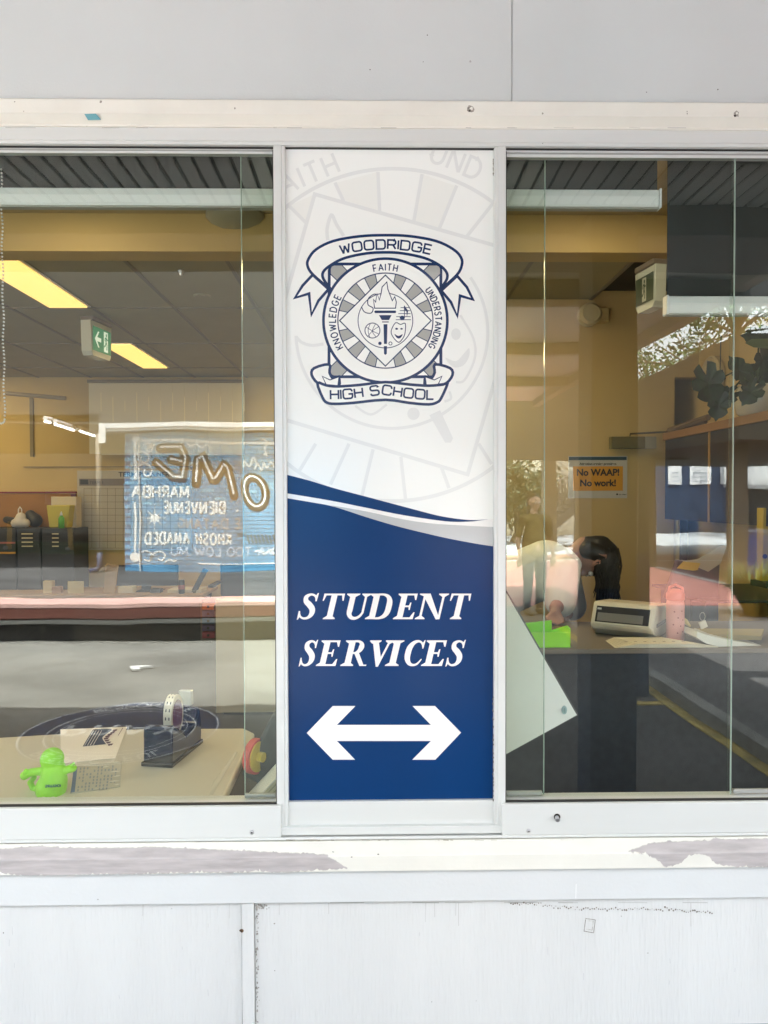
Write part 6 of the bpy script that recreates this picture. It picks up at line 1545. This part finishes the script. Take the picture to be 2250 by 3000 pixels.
blob('shirt', shm, [(W_(1660, 1650), .082, W_(1600, 1665), .15), (W_(1600, 1665), .150, W_(1500, 1708, .05), .155), (W_(1500, 1708, .05), .155, W_(1415, 1750, .1), .16),
      (W_(1652, 1675, -.13), .085, W_(1642, 1765, -.16), .078), (W_(1652, 1675, .15), .085, W_(1675, 1775, .18), .082), (W_(1610, 1700, -.05), .11, W_(1600, 1700, .1), .11)], wm_, .011, 8)
blob('trousers', mat('olive_cloth', (.06, .065, .04), .85), [(W_(1425, 1765, .02), .13, (W_(1420, 1760)[0] - .02, YW - .02, .52), .085), ((W_(1420, 1760)[0] - .02, YW - .02, .52), .08, (W_(1420, 1760)[0] - .04, YW, .12), .06), (W_(1425, 1765, .2), .13, (W_(1420, 1760)[0] - .06, YW + .22, .52), .085), ((W_(1420, 1760)[0] - .06, YW + .22, .52), .08, (W_(1420, 1760)[0] - .1, YW + .24, .12), .06)], wm_, .012)
for q in (((W_(1420, 1760)[0] - .05, YW, .05), (W_(1420, 1760)[0] + .12, YW, .035)), ((W_(1420, 1760)[0] - .11, YW + .24, .05), (W_(1420, 1760)[0] + .06, YW + .24, .035))): blob('shoe', mat('shoe_black', (.03, .03, .03), .5), [(q[0], .045, q[1], .036)], wm_, .01)
hairm = mat('black_hair', (.004, .0035, .004), .4, spec=.3)
blob('hair', hairm, [(tuple(hd + hu * .03 - hf * .02), .097, tuple(hd + hu * .028 - hf * .005), .096), (W_(1782, 1690), 29 * uw, W_(1778, 1750), 24 * uw), (W_(1778, 1750), 24 * uw, W_(1772, 1796), 9 * uw), (W_(1748, 1612), 44 * uw, W_(1768, 1625), 44 * uw), (W_(1725, 1604), 34 * uw, W_(1760, 1604), 36 * uw), (W_(1785, 1635), 30 * uw, W_(1790, 1690), 22 * uw), (W_(1716, 1600), 26 * uw, W_(1700, 1628), 16 * uw), (W_(1722, 1612, -.05), 26 * uw, W_(1760, 1622, -.06), 24 * uw), (W_(1775, 1665), 34 * uw, W_(1775, 1720), 24 * uw)], wm_, .007, 6)
random.seed(21)
hs = MB()
for k in range(260):
    x0 = random.uniform(1748, 1810); y0 = random.uniform(1600, 1670); xe = 1776 + (x0 - 1777) * .6 + random.gauss(0, 11); ye = random.uniform(1735, 1825) - abs(x0 - 1777) * .5
    dy = random.uniform(-.09, .07); w1 = random.uniform(-6, 6) + (4 if x0 > 1795 else 0)
    pts = [T(x0, y0, YW + dy), T(x0 + (xe - x0) * .3 + w1, y0 + (ye - y0) * .35, YW + dy), T(x0 + (xe - x0) * .7 - w1, y0 + (ye - y0) * .7, YW + dy), T(xe, ye, YW + dy * .6)]
    hs.tube([Vector(p_) for p_ in smoothpts([tuple(p_) for p_ in pts], 3)], [.006] * 4 + [.005] * 3 + [.004, .003, .0015], 4, False)
for k in range(9):
    w1 = random.uniform(4, 12); y1 = random.uniform(1700, 1770)
    pts = [T(1800, 1650 + k * 3, YW), T(1806 + w1 * .3, 1680, YW), T(1803, 1700, YW), T(1812 + w1 * .5, 1720, YW), T(1803 - w1 * .4, y1 + 14, YW)]
    hs.tube([Vector(p_) for p_ in smoothpts([tuple(p_) for p_ in pts], 4)], .0016, 4, False)
tag(hs.build('hair_strands', hairm, wm_), kind='stuff')
face_parts(wm_, hd, hf, hu, 1.08, skn)
eb = Vector(W_(1746, 1650, -.088))
MB().tube([eb + Vector((-.022, 0, -.016)), eb + Vector((-.012, -.006, .004)), eb + Vector((.004, -.008, .014)), eb + Vector((.018, -.005, .012)), eb + Vector((.02, 0, .0)), eb + Vector((.0, -.004, -.002)), eb + Vector((-.014, -.002, -.014))], [.004, .005, .0055, .005, .004, .004, .003], 7).build('near_ear', mat('skin_ear', (.42, .20, .14), .5), wm_, smooth=True)
